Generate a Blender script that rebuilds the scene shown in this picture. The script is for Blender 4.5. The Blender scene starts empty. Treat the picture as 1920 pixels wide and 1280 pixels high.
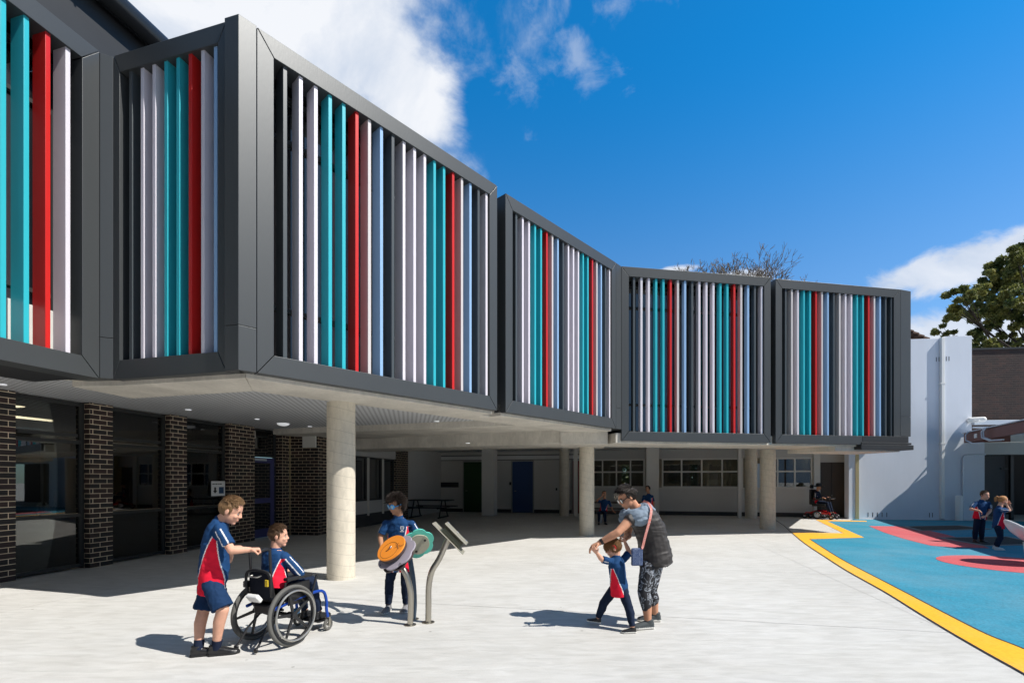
import bpy, bmesh, math, random
from mathutils import Vector as V, Matrix
random.seed(7)
scn = bpy.context.scene
COL = scn.collection
F, CX, HZ, CH = 907.0, 960.0, 900.0, 1.52      # focal length in pixels, centre, horizon row, eye height

def px(u, v, Y):
    return V(((u-CX)/F*Y, Y, CH+(HZ-v)/F*Y))
def gp(u, v, z=0.0):
    Y = F*(CH-z)/(v-HZ)
    return V(((u-CX)/F*Y, Y, z))

# ------------------------------------------------------------------ materials
def _nt(name):
    m = bpy.data.materials.new(name); m.use_nodes = True
    nt = m.node_tree
    b = nt.nodes['Principled BSDF']
    return m, nt, b
def N(nt, typ, **kw):
    n = nt.nodes.new(typ)
    for k, v in kw.items():
        if k.startswith('i_'):
            key = k[2:].replace('_', ' ')
            n.inputs[key].default_value = v
        else: setattr(n, k, v)
    return n
def rgba(c): return (c[0], c[1], c[2], 1.0)
def mat(name, col, rough=.5, metal=0.0, var=.12, vscale=3.0, bump=0.0, bscale=40.0, spec=.5, coat=0.0, stretch=(1,1,1)):
    m, nt, b = _nt(name)
    b.inputs['Roughness'].default_value = rough
    b.inputs['Metallic'].default_value = metal
    b.inputs['Specular IOR Level'].default_value = spec
    b.inputs['Coat Weight'].default_value = coat
    tc = N(nt, 'ShaderNodeTexCoord')
    mp = N(nt, 'ShaderNodeMapping'); mp.inputs['Scale'].default_value = stretch
    nt.links.new(tc.outputs['Object'], mp.inputs['Vector'])
    nz = N(nt, 'ShaderNodeTexNoise'); nz.inputs['Scale'].default_value = vscale; nz.inputs['Detail'].default_value = 6
    nt.links.new(mp.outputs[0], nz.inputs['Vector'])
    mx = N(nt, 'ShaderNodeMix', data_type='RGBA')
    mx.inputs[6].default_value = rgba([c*(1-var) for c in col])
    mx.inputs[7].default_value = rgba([min(1, c*(1+var)) for c in col])
    nt.links.new(nz.outputs['Fac'], mx.inputs[0])
    nt.links.new(mx.outputs[2], b.inputs['Base Color'])
    if bump:
        n2 = N(nt, 'ShaderNodeTexNoise'); n2.inputs['Scale'].default_value = bscale; n2.inputs['Detail'].default_value = 4
        nt.links.new(mp.outputs[0], n2.inputs['Vector'])
        bp = N(nt, 'ShaderNodeBump'); bp.inputs['Strength'].default_value = bump; bp.inputs['Distance'].default_value = .01
        nt.links.new(n2.outputs['Fac'], bp.inputs['Height']); nt.links.new(bp.outputs[0], b.inputs['Normal'])
    return m

def mat_brick(name, c1, c2, mortar, w=.24, h=.086, ms=.0055):
    m, nt, b = _nt(name)
    uv = N(nt, 'ShaderNodeUVMap')
    br = N(nt, 'ShaderNodeTexBrick'); br.inputs['Scale'].default_value = 1
    br.inputs['Brick Width'].default_value = w; br.inputs['Row Height'].default_value = h
    br.inputs['Mortar Size'].default_value = ms; br.inputs['Mortar Smooth'].default_value = .15
    br.inputs['Color1'].default_value = rgba(c1); br.inputs['Color2'].default_value = rgba(c2); br.inputs['Mortar'].default_value = rgba(mortar)
    br.inputs['Bias'].default_value = -.2
    nt.links.new(uv.outputs[0], br.inputs['Vector'])
    nz = N(nt, 'ShaderNodeTexNoise'); nz.inputs['Scale'].default_value = 30; nz.inputs['Detail'].default_value = 5
    nt.links.new(uv.outputs[0], nz.inputs['Vector'])
    mx = N(nt, 'ShaderNodeMix', data_type='RGBA', blend_type='MULTIPLY'); mx.inputs[0].default_value = .5
    nt.links.new(br.outputs['Color'], mx.inputs[6]); nt.links.new(nz.outputs['Color'], mx.inputs[7])
    hs = N(nt, 'ShaderNodeMix', data_type='RGBA'); hs.inputs[0].default_value = .35
    nt.links.new(br.outputs['Color'], hs.inputs[6]); nt.links.new(mx.outputs[2], hs.inputs[7])
    n5 = N(nt, 'ShaderNodeTexNoise'); n5.inputs['Scale'].default_value = 1.7; n5.inputs['Detail'].default_value = 7; nt.links.new(uv.outputs[0], n5.inputs['Vector'])
    gr = N(nt, 'ShaderNodeMapRange'); gr.inputs['From Min'].default_value = .3; gr.inputs['From Max'].default_value = .65; gr.inputs['To Min'].default_value = .60; nt.links.new(n5.outputs['Fac'], gr.inputs[0])
    gm = N(nt, 'ShaderNodeMix', data_type='RGBA'); gm.inputs[6].default_value = (0,0,0,1); nt.links.new(gr.outputs[0], gm.inputs[0]); nt.links.new(hs.outputs[2], gm.inputs[7])
    nt.links.new(gm.outputs[2], b.inputs['Base Color'])
    b.inputs['Roughness'].default_value = .55
    bp = N(nt, 'ShaderNodeBump'); bp.inputs['Strength'].default_value = .6; bp.inputs['Distance'].default_value = .008; bp.invert = True
    nt.links.new(br.outputs['Fac'], bp.inputs['Height']); nt.links.new(bp.outputs[0], b.inputs['Normal'])
    return m

def mat_glass(name, tint=(.5,.53,.52), refl=1.0):
    m = bpy.data.materials.new(name); m.use_nodes = True
    nt = m.node_tree; nt.nodes.clear()
    out = N(nt, 'ShaderNodeOutputMaterial')
    tr = N(nt, 'ShaderNodeBsdfTransparent'); tr.inputs[0].default_value = rgba(tint)
    gl = N(nt, 'ShaderNodeBsdfGlossy'); gl.inputs['Roughness'].default_value = .01; gl.inputs[0].default_value = (refl, refl, refl, 1)
    fr = N(nt, 'ShaderNodeFresnel'); fr.inputs[0].default_value = 1.75
    mx = N(nt, 'ShaderNodeMixShader')
    nt.links.new(fr.outputs[0], mx.inputs[0]); nt.links.new(tr.outputs[0], mx.inputs[1]); nt.links.new(gl.outputs[0], mx.inputs[2])
    nt.links.new(mx.outputs[0], out.inputs[0])
    return m
def mat_emit(name, col, st):
    m, nt, b = _nt(name)
    b.inputs['Base Color'].default_value = rgba(col)
    b.inputs['Emission Color'].default_value = rgba(col); b.inputs['Emission Strength'].default_value = st
    return m

def mat_concrete_ground():
    m, nt, b = _nt('pale_broomed_concrete')
    tc = N(nt, 'ShaderNodeTexCoord')
    def noise(scale, st, detail=6, rough=.55, rot=0, dist=0.0):
        mp = N(nt, 'ShaderNodeMapping'); mp.inputs['Scale'].default_value = st; mp.inputs['Rotation'].default_value = (0,0,rot)
        nt.links.new(tc.outputs['Object'], mp.inputs['Vector'])
        n = N(nt, 'ShaderNodeTexNoise'); n.inputs['Scale'].default_value = scale; n.inputs['Detail'].default_value = detail
        n.inputs['Roughness'].default_value = rough; n.inputs['Distortion'].default_value = dist
        nt.links.new(mp.outputs[0], n.inputs['Vector']); return n.outputs['Fac']
    def ramp(x, a, b_, c0, c1):
        r = N(nt, 'ShaderNodeValToRGB'); r.color_ramp.elements[0].position = a; r.color_ramp.elements[1].position = b_
        r.color_ramp.elements[0].color = rgba(c0); r.color_ramp.elements[1].color = rgba(c1)
        nt.links.new(x, r.inputs[0]); return r.outputs[0]
    def mul(a, c, f=1.0):
        x = N(nt, 'ShaderNodeMix', data_type='RGBA', blend_type='MULTIPLY'); x.inputs[0].default_value = f
        nt.links.new(a, x.inputs[6]); nt.links.new(c, x.inputs[7]); return x.outputs[2]
    base = ramp(noise(.5, (1,1,1)), .3, .7, (.555,.55,.53), (.625,.62,.60))
    broom = noise(3.2, (1,4.2,1), 5, .5, .12, .6)
    c = mul(base, ramp(broom, .33, .6, (.88,.88,.875), (1,1,1)))
    patch = noise(1.7, (1,2.4,1), 6, .62, .2, .8)
    c = mul(c, ramp(patch, .38, .6, (.945,.94,.93), (1,1,1)))
    fine = noise(130, (1,1,1), 3)
    c = mul(c, ramp(fine, .3, .6, (.91,.91,.905), (1,1,1)))
    stain = noise(.9, (1,1,1), 8, .7, 1.0, 1.5)
    c = mul(c, ramp(stain, .24, .40, (.88,.865,.84), (1,1,1)))
    vg = N(nt, 'ShaderNodeTexVoronoi'); vg.inputs['Scale'].default_value = 1.9; nt.links.new(tc.outputs['Object'], vg.inputs['Vector'])   # gum and grit spots
    c = mul(c, ramp(vg.outputs['Distance'], .020, .034, (.62,.61,.59), (1,1,1)))
    dirt = noise(.22, (1,1,1), 5, .6, .4, .6)
    c = mul(c, ramp(dirt, .35, .62, (.925,.915,.895), (1,1,1)))
    nt.links.new(c, b.inputs['Base Color'])
    b.inputs['Roughness'].default_value = .8; b.inputs['Specular IOR Level'].default_value = .3
    ad = N(nt, 'ShaderNodeMath', operation='MULTIPLY_ADD'); ad.inputs[1].default_value = 2.2
    nt.links.new(broom, ad.inputs[0]); nt.links.new(fine, ad.inputs[2])
    bp = N(nt, 'ShaderNodeBump'); bp.inputs['Strength'].default_value = .32; bp.inputs['Distance'].default_value = .02
    nt.links.new(ad.outputs[0], bp.inputs['Height']); nt.links.new(bp.outputs[0], b.inputs['Normal'])
    return m

def mat_rubber(name, col, var=.25):
    m, nt, b = _nt(name)
    tc = N(nt, 'ShaderNodeTexCoord')
    vo = N(nt, 'ShaderNodeTexVoronoi'); vo.inputs['Scale'].default_value = 55
    nt.links.new(tc.outputs['Object'], vo.inputs['Vector'])
    n2 = N(nt, 'ShaderNodeTexNoise'); n2.inputs['Scale'].default_value = 1.6; n2.inputs['Detail'].default_value = 8
    nt.links.new(tc.outputs['Object'], n2.inputs['Vector'])
    n3 = N(nt, 'ShaderNodeTexNoise'); n3.inputs['Scale'].default_value = 34; n3.inputs['Detail'].default_value = 4
    nt.links.new(tc.outputs['Object'], n3.inputs['Vector'])
    sp = N(nt, 'ShaderNodeSeparateColor'); nt.links.new(vo.outputs['Color'], sp.inputs[0])
    a = N(nt, 'ShaderNodeMath', operation='ADD'); nt.links.new(n2.outputs['Fac'], a.inputs[0]); nt.links.new(sp.outputs[0], a.inputs[1])
    a2 = N(nt, 'ShaderNodeMath', operation='ADD'); nt.links.new(n3.outputs['Fac'], a2.inputs[0]); nt.links.new(a.outputs[0], a2.inputs[1])
    h = N(nt, 'ShaderNodeMath', operation='MULTIPLY'); h.inputs[1].default_value = .3333; nt.links.new(a2.outputs[0], h.inputs[0])
    r = N(nt, 'ShaderNodeValToRGB'); r.color_ramp.elements[0].position = .25; r.color_ramp.elements[1].position = .75
    r.color_ramp.elements[0].color = rgba([c*(1-var) for c in col]); r.color_ramp.elements[1].color = rgba([min(1,c*(1+var)) for c in col])
    nt.links.new(h.outputs[0], r.inputs[0])
    n4 = N(nt, 'ShaderNodeTexNoise'); n4.inputs['Scale'].default_value = .55; n4.inputs['Detail'].default_value = 7; n4.inputs['Roughness'].default_value = .65
    nt.links.new(tc.outputs['Object'], n4.inputs['Vector'])
    fd = N(nt, 'ShaderNodeMapRange'); fd.inputs['From Min'].default_value = .42; fd.inputs['From Max'].default_value = .72; fd.inputs['To Max'].default_value = .16; nt.links.new(n4.outputs['Fac'], fd.inputs[0])
    fm = N(nt, 'ShaderNodeMix', data_type='RGBA'); fm.inputs[7].default_value = (.45,.44,.42,1); nt.links.new(fd.outputs[0], fm.inputs[0]); nt.links.new(r.outputs[0], fm.inputs[6])   # sun fading and dust
    nt.links.new(fm.outputs[2], b.inputs['Base Color'])
    b.inputs['Roughness'].default_value = .9; b.inputs['Specular IOR Level'].default_value = .2
    bp = N(nt, 'ShaderNodeBump'); bp.inputs['Strength'].default_value = .4; bp.inputs['Distance'].default_value = .004
    nt.links.new(vo.outputs['Distance'], bp.inputs['Height']); nt.links.new(bp.outputs[0], b.inputs['Normal'])
    return m

def mat_formed_concrete(name, col, dark=.72, rings=0.0):
    m, nt, b = _nt(name)
    tc = N(nt, 'ShaderNodeTexCoord')
    def noise(scale, st=(1,1,1), detail=7, dist=0.4):
        mp = N(nt, 'ShaderNodeMapping'); mp.inputs['Scale'].default_value = st
        nt.links.new(tc.outputs['Object'], mp.inputs['Vector'])
        n = N(nt, 'ShaderNodeTexNoise'); n.inputs['Scale'].default_value = scale; n.inputs['Detail'].default_value = detail; n.inputs['Distortion'].default_value = dist
        nt.links.new(mp.outputs[0], n.inputs['Vector']); return n.outputs['Fac']
    def ramp(x, a, c_, lo, hi=1.0):
        r = N(nt, 'ShaderNodeMapRange'); r.inputs['From Min'].default_value = a; r.inputs['From Max'].default_value = c_
        r.inputs['To Min'].default_value = lo; r.inputs['To Max'].default_value = hi
        nt.links.new(x, r.inputs[0]); return r.outputs[0]
    v1 = ramp(noise(1.8), .35, .65, dark+.08); v2 = ramp(noise(18, (1,1,.35)), .32, .6, .88); v3 = ramp(noise(60), .30, .40, .82)
    mu = N(nt, 'ShaderNodeMath', operation='MULTIPLY'); nt.links.new(v1, mu.inputs[0]); nt.links.new(v2, mu.inputs[1])
    mu2 = N(nt, 'ShaderNodeMath', operation='MULTIPLY'); nt.links.new(mu.outputs[0], mu2.inputs[0]); nt.links.new(v3, mu2.inputs[1])
    fac = mu2.outputs[0]
    if rings:
        sx = N(nt, 'ShaderNodeSeparateXYZ'); nt.links.new(tc.outputs['Object'], sx.inputs[0])
        k = N(nt, 'ShaderNodeMath', operation='MULTIPLY_ADD'); k.inputs[1].default_value = .22
        nt.links.new(sx.outputs[0], k.inputs[0]); nt.links.new(sx.outputs[2], k.inputs[2])
        fr = N(nt, 'ShaderNodeMath', operation='PINGPONG'); fr.inputs[1].default_value = rings
        nt.links.new(k.outputs[0], fr.inputs[0])
        e = ramp(fr.outputs[0], 0, .006, .72)
        mu3 = N(nt, 'ShaderNodeMath', operation='MULTIPLY'); nt.links.new(fac, mu3.inputs[0]); nt.links.new(e, mu3.inputs[1]); fac = mu3.outputs[0]
    mx = N(nt, 'ShaderNodeMix', data_type='RGBA'); mx.inputs[6].default_value = (0,0,0,1); mx.inputs[7].default_value = rgba(col)
    nt.links.new(fac, mx.inputs[0]); nt.links.new(mx.outputs[2], b.inputs['Base Color'])
    b.inputs['Roughness'].default_value = .75
    bp = N(nt, 'ShaderNodeBump'); bp.inputs['Strength'].default_value = .3; bp.inputs['Distance'].default_value = .01
    nt.links.new(fac, bp.inputs['Height']); nt.links.new(bp.outputs[0], b.inputs['Normal'])
    return m

def mat_perforated(name, col):
    m, nt, b = _nt(name)
    tc = N(nt, 'ShaderNodeTexCoord')
    mp = N(nt, 'ShaderNodeMapping'); mp.inputs['Rotation'].default_value = (0,0,-.21); mp.inputs['Scale'].default_value = (11,11,11)
    nt.links.new(tc.outputs['Object'], mp.inputs['Vector'])
    fr = N(nt, 'ShaderNodeVectorMath', operation='FRACTION'); nt.links.new(mp.outputs[0], fr.inputs[0])
    sx = N(nt, 'ShaderNodeSeparateXYZ'); nt.links.new(fr.outputs[0], sx.inputs[0])
    cb = N(nt, 'ShaderNodeCombineXYZ'); nt.links.new(sx.outputs[0], cb.inputs[0]); nt.links.new(sx.outputs[1], cb.inputs[1])
    ds = N(nt, 'ShaderNodeVectorMath', operation='DISTANCE'); ds.inputs[1].default_value = (.5,.5,0); nt.links.new(cb.outputs[0], ds.inputs[0])
    lt = N(nt, 'ShaderNodeMapRange'); lt.inputs['From Min'].default_value = .24; lt.inputs['From Max'].default_value = .30
    nt.links.new(ds.outputs['Value'], lt.inputs[0])
    # flat sheet joints every 1.2 m
    mx = N(nt, 'ShaderNodeMix', data_type='RGBA'); mx.inputs[6].default_value = rgba([c*.35 for c in col]); mx.inputs[7].default_value = rgba(col)
    nt.links.new(lt.outputs[0], mx.inputs[0]); nt.links.new(mx.outputs[2], b.inputs['Base Color'])
    b.inputs['Roughness'].default_value = .7
    return m

def mat_pattern(name, c0, c1, scale=22, thr=(.50,.56)):
    m, nt, b = _nt(name)
    tc = N(nt, 'ShaderNodeTexCoord')
    n = N(nt, 'ShaderNodeTexNoise'); n.inputs['Scale'].default_value = scale; n.inputs['Detail'].default_value = 1.5; n.inputs['Distortion'].default_value = 2.6
    nt.links.new(tc.outputs['Object'], n.inputs['Vector'])
    r = N(nt, 'ShaderNodeValToRGB'); r.color_ramp.elements[0].position = thr[0]; r.color_ramp.elements[1].position = thr[1]
    r.color_ramp.elements[0].color = rgba(c0); r.color_ramp.elements[1].color = rgba(c1)
    e = r.color_ramp.elements.new(min(.99, thr[1]+.05)); e.color = rgba(c0)
    nt.links.new(n.outputs['Fac'], r.inputs[0]); nt.links.new(r.outputs[0], b.inputs['Base Color'])
    b.inputs['Roughness'].default_value = .7
    return m

def mat_skin(name, col):
    m = mat(name, col, rough=.62, var=.16, vscale=30, spec=.25)
    b = m.node_tree.nodes['Principled BSDF']
    b.inputs['Subsurface Weight'].default_value = .03
    b.inputs['Subsurface Radius'].default_value = (.012,.005,.003)
    b.inputs['Subsurface Scale'].default_value = 1.0
    return m
def mat_cloth(name, col, bump=.5, bscale=16):
    return mat(name, col, rough=.85, var=.18, vscale=14, bump=bump, bscale=bscale, spec=.15)

# ------------------------------------------------------------------ mesh builder
class MB:
    def __init__(s): s.v = []; s.f = []; s.m = []
    def add(s, vs, fs, mi=0):
        o = len(s.v); s.v += [V(p) for p in vs]
        s.f += [tuple(i+o for i in f) for f in fs]; s.m += [mi]*len(fs)
        return s
    def obox(s, o, a, b, c, mi=0):
        o, a, b, c = V(o), V(a), V(b), V(c)
        if a.cross(b).dot(c) < 0: o = o+a; a = -a
        p = [o, o+a, o+a+b, o+b, o+c, o+a+c, o+a+b+c, o+b+c]
        return s.add(p, [(0,3,2,1),(4,5,6,7),(0,1,5,4),(1,2,6,5),(2,3,7,6),(3,0,4,7)], mi)
    def box(s, x0, x1, y0, y1, z0, z1, mi=0):
        return s.obox((x0,y0,z0), (x1-x0,0,0), (0,y1-y0,0), (0,0,z1-z0), mi)
    def prism(s, poly, z0, z1, mi=0):
        n = len(poly)
        area = sum(poly[i][0]*poly[(i+1)%n][1]-poly[(i+1)%n][0]*poly[i][1] for i in range(n))
        if area < 0: poly = list(poly)[::-1]
        vs = [V((p[0],p[1],z0)) for p in poly]+[V((p[0],p[1],z1)) for p in poly]
        fs = [tuple(range(n))[::-1], tuple(range(n,2*n))]+[(i,(i+1)%n,(i+1)%n+n,i+n) for i in range(n)]
        return s.add(vs, fs, mi)
    def ext(s, pts, d, mi=0):
        """flat outline (3D points) extruded by vector d"""
        n = len(pts); d = V(d); pts = [V(p) for p in pts]
        nr = sum(((pts[i]-pts[0]).cross(pts[(i+1)%n]-pts[0]) for i in range(n)), V((0,0,0)))
        if nr.dot(d) > 0: pts = pts[::-1]
        vs = pts+[p+d for p in pts]
        fs = [tuple(range(n)), tuple(range(n,2*n))[::-1]]+[(i,i+n,(i+1)%n+n,(i+1)%n) for i in range(n)]
        return s.add(vs, fs, mi)
    def tube(s, path, r, n=10, mi=0, caps=True):
        path = [V(p) for p in path]; k = len(path)
        rs = r if isinstance(r, (list,tuple)) else [r]*k
        t0 = (path[1]-path[0]).normalized()
        up = V((0,0,1)) if abs(t0.z) < .9 else V((1,0,0))
        a = t0.cross(up).normalized(); vs = []; fs = []
        for i in range(k):
            t = (path[min(i+1,k-1)]-path[max(i-1,0)])
            t = t.normalized() if t.length > 1e-9 else t0
            a = (a-t*a.dot(t)).normalized(); b = t.cross(a)
            for j in range(n):
                th = 2*math.pi*j/n
                vs.append(path[i]+(a*math.cos(th)+b*math.sin(th))*rs[i])
        for i in range(k-1):
            for j in range(n):
                fs.append((i*n+j, i*n+(j+1)%n, (i+1)*n+(j+1)%n, (i+1)*n+j))
        if caps: fs.append(tuple(range(n))[::-1]); fs.append(tuple(range((k-1)*n, k*n)))
        return s.add(vs, fs, mi)
    def torus(s, c, axis, R, r, n=40, k=10, mi=0):
        axis = V(axis).normalized(); c = V(c)
        a = axis.orthogonal().normalized(); b = axis.cross(a); vs = []; fs = []
        for i in range(n):
            th = 2*math.pi*i/n; d = a*math.cos(th)+b*math.sin(th)
            for j in range(k):
                ph = 2*math.pi*j/k
                vs.append(c+d*(R+r*math.cos(ph))+axis*r*math.sin(ph))
        for i in range(n):
            for j in range(k):
                fs.append((i*k+j, ((i+1)%n)*k+j, ((i+1)%n)*k+(j+1)%k, i*k+(j+1)%k))
        return s.add(vs, fs, mi)
    def ell(s, c, rad, X=(1,0,0), Y=(0,1,0), Z=(0,0,1), n=16, k=10, mi=0):
        c, X, Y, Z = V(c), V(X), V(Y), V(Z); vs = [c-Z*rad[2]]; fs = []
        for i in range(1,k):
            ph = -math.pi/2+math.pi*i/k
            for j in range(n):
                th = 2*math.pi*j/n
                vs.append(c+X*(rad[0]*math.cos(ph)*math.cos(th))+Y*(rad[1]*math.cos(ph)*math.sin(th))+Z*(rad[2]*math.sin(ph)))
        vs.append(c+Z*rad[2]); L = len(vs)-1
        for j in range(n): fs.append((0, 1+(j+1)%n, 1+j))
        for i in range(k-2):
            for j in range(n):
                fs.append((1+i*n+j, 1+i*n+(j+1)%n, 1+(i+1)*n+(j+1)%n, 1+(i+1)*n+j))
        for j in range(n): fs.append((1+(k-2)*n+j, 1+(k-2)*n+(j+1)%n, L))
        return s.add(vs, fs, mi)
    def cone(s, p, r0, q, r1, n=14, mi=0, round0=True, round1=True):
        """tapered limb piece with (optionally) rounded ends"""
        p, q = V(p), V(q); s.tube([p, q], [r0, r1], n, mi)
        if round0: s.ell(p, (r0,r0,r0), n=n, k=8, mi=mi)
        if round1: s.ell(q, (r1,r1,r1), n=n, k=8, mi=mi)
        return s
    def loft(s, secs, n=24, mi=0):
        """secs: (centre, X axis, half width, Y axis, half depth)"""
        vs = []; fs = []; k = len(secs)
        for c, X, a, Y, b in secs:
            for j in range(n):
                th = 2*math.pi*j/n; ct, st = math.cos(th), math.sin(th)
                ct = math.copysign(abs(ct)**.85, ct); st = math.copysign(abs(st)**.85, st)
                vs.append(V(c)+V(X)*(a*ct)+V(Y)*(b*st))
        for i in range(k-1):
            for j in range(n): fs.append((i*n+j, i*n+(j+1)%n, (i+1)*n+(j+1)%n, (i+1)*n+j))
        fs.append(tuple(range(n))[::-1]); fs.append(tuple(range((k-1)*n,k*n)))
        return s.add(vs, fs, mi)
    def lathe(s, c, prof, n=24, mi=0):
        c = V(c); vs = []; fs = []; k = len(prof)
        for r, z in prof:
            for j in range(n):
                th = 2*math.pi*j/n; vs.append(c+V((r*math.cos(th), r*math.sin(th), z)))
        for i in range(k-1):
            for j in range(n): fs.append((i*n+j, i*n+(j+1)%n, (i+1)*n+(j+1)%n, (i+1)*n+j))
        fs.append(tuple(range(n))[::-1]); fs.append(tuple(range((k-1)*n,k*n)))
        return s.add(vs, fs, mi)
    def build(s, name, mats, parent=None, bevel=0, smooth=False, uv=False, origin=None):
        if not isinstance(mats, (list,tuple)): mats = [mats]
        org = wloc(parent) if parent else (V(origin) if origin is not None else V((0,0,0)))
        me = bpy.data.meshes.new(name)
        me.from_pydata([tuple(p-org) for p in s.v], [], s.f)
        for m in mats: me.materials.append(m)
        if len(mats) > 1: me.polygons.foreach_set('material_index', s.m)
        if smooth:
            me.polygons.foreach_set('use_smooth', [True]*len(me.polygons))
            me.set_sharp_from_angle(angle=math.radians(42))
        if uv:
            lay = me.uv_layers.new(name='UVMap')
            for p in me.polygons:
                nr = p.normal
                if abs(nr.z) > .7: t = V((1,0,0)); w = V((0,1,0))
                else: t = V((-nr.y, nr.x, 0)).normalized(); w = V((0,0,1))
                for li in p.loop_indices:
                    q = me.vertices[me.loops[li].vertex_index].co+org
                    lay.data[li].uv = (q.dot(t)+uv_shift[0], q.dot(w)+uv_shift[1])
        o = link(name, me, parent)
        if not parent: o.location = org
        if bevel:
            bv = o.modifiers.new('bevel', 'BEVEL'); bv.width = bevel; bv.segments = 2; bv.limit_method = 'ANGLE'; bv.angle_limit = math.radians(40)
        return o
uv_shift = [0.0, 0.0]
def wloc(o):
    p = V((0,0,0))
    while o: p += o.location; o = o.parent
    return p
def link(name, data, parent=None):
    o = bpy.data.objects.new(name, data); COL.objects.link(o)
    if parent: o.parent = parent
    return o
def tag(o, label=None, cat=None, group=None, kind=None):
    if label: o['label'] = label
    if cat: o['category'] = cat
    if group: o['group'] = group
    if kind: o['kind'] = kind
    return o
def thing(name, label, cat, loc=(0,0,0), group=None):
    o = link(name, None); o.location = loc; o.empty_display_size = .2
    return tag(o, label, cat, group)
# ------------------------------------------------------------------ palette
M = {}
M['frame'] = mat('charcoal_aluminium', (.060,.066,.070), rough=.42, metal=.25, var=.10, vscale=1.2, bump=.05, bscale=60, stretch=(1,1,.2))
M['dark'] = mat('black_steel', (.018,.020,.023), rough=.5, var=.2)
M['white_fin'] = mat('lilac_white_powdercoat', (.66,.63,.69), rough=.35, var=.03)
M['taupe_fin'] = mat('warm_grey_powdercoat', (.56,.53,.53), rough=.35, var=.03)
M['teal_fin'] = mat('turquoise_powdercoat', (.03,.42,.50), rough=.32, var=.04)
M['red_fin'] = mat('red_powdercoat', (.56,.018,.016), rough=.32, var=.05)
M['blue_fin'] = mat('sky_blue_powdercoat', (.27,.44,.68), rough=.32, var=.04)
M['dark_fin'] = mat('charcoal_powdercoat', (.06,.072,.08), rough=.35, var=.05)
def mat_mirror_glass():
    m, nt, b = _nt('dark_window_glass')
    b.inputs['Base Color'].default_value = (.006,.008,.010,1); b.inputs['Roughness'].default_value = .015
    b.inputs['Specular IOR Level'].default_value = .5; b.inputs['IOR'].default_value = 2.5
    return m
M['glass_dark'] = mat_mirror_glass()
M['glass'] = mat_glass('clear_window_glass')
M['conc'] = mat_formed_concrete('cast_concrete', (.66,.62,.55))
M['conc_col'] = mat_formed_concrete('pale_formed_column_concrete', (.66,.60,.49), .8, rings=.085)
M['ceil'] = mat('grey_ceiling_sheet', (.72,.72,.71), rough=.8, var=.05)
M['perf'] = mat_perforated('perforated_ceiling_sheet', (.55,.56,.58))
M['brick'] = mat_brick('glazed_dark_brick', (.014,.011,.012), (.055,.022,.018), (.95,.78,.56))
M['brick_old'] = mat_brick('old_brown_brick', (.026,.010,.007), (.058,.021,.013), (.050,.032,.024))
M['winframe'] = mat('window_frame_metal', (.022,.024,.024), rough=.45, var=.1)
M['grey_wall'] = mat('light_grey_plaster', (.46,.455,.44), rough=.85, var=.06, vscale=1.5)
M['grey_dark'] = mat('dark_grey_skirting', (.05,.05,.05), rough=.8)
M['trim'] = mat('pale_grey_trim', (.62,.61,.57), rough=.6, var=.05)
M['cream_trim'] = mat('cream_door_trim', (.55,.45,.24), rough=.6, var=.05)
M['render'] = mat('white_cement_render', (.66,.70,.77), rough=.9, var=.09, vscale=1.5, bump=.2, bscale=9, stretch=(1,1,.35))
M['brown_door'] = mat('brown_door_paint', (.075,.062,.055), rough=.6)
M['green_door'] = mat('green_door_paint', (.008,.055,.008), rough=.5)
M['blue_door'] = mat('blue_door_paint', (.008,.045,.16), rough=.5)
M['red_door'] = mat('red_door_paint', (.16,.012,.012), rough=.5)
M['purple'] = mat('violet_blue_door_paint', (.055,.06,.17), rough=.45)
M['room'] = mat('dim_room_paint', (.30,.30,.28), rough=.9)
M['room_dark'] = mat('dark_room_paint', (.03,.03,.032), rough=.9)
M['blind'] = mat('beige_roller_blind', (.42,.39,.31), rough=.9)
M['lamp'] = mat_emit('lit_ceiling_lamp', (1,.80,.55), 4.5)
M['lamp_white'] = mat_emit('lit_downlight', (.95,.97,1), .3)
M['chrome'] = mat('polished_chrome', (.75,.75,.76), rough=.12, metal=1, var=.03)
M['steel'] = mat('brushed_stainless', (.46,.43,.37), rough=.3, metal=1, var=.08, vscale=8, stretch=(1,1,.1))
M['black'] = mat('black_plastic', (.012,.012,.013), rough=.45, var=.1)
M['gutter'] = mat('black_gutter_metal', (.03,.032,.035), rough=.25, metal=.4, var=.1)
M['rust'] = mat('red_oxide_beam_paint', (.15,.045,.032), rough=.55, var=.25, vscale=5)
M['zinc'] = mat('pale_zinc_sheet', (.55,.60,.66), rough=.4, metal=.3, var=.08)
M['white'] = mat('white_plastic', (.78,.78,.76), rough=.4, var=.03)
M['tile'] = mat('weathered_roof_tile', (.16,.10,.075), rough=.85, var=.35, vscale=6)
M['bark'] = mat('grey_bark', (.16,.13,.10), rough=.9, var=.3, vscale=6)
M['bark_dark'] = mat('dark_bark', (.045,.034,.025), rough=.9, var=.3, vscale=6)
FIN = dict(D='dark_fin', W='white_fin', G='taupe_fin', T='teal_fin', R='red_fin', B='blue_fin')
Z = V((0,0,1))
def v3(p, z=0): return V((p[0], p[1], z))

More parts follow.
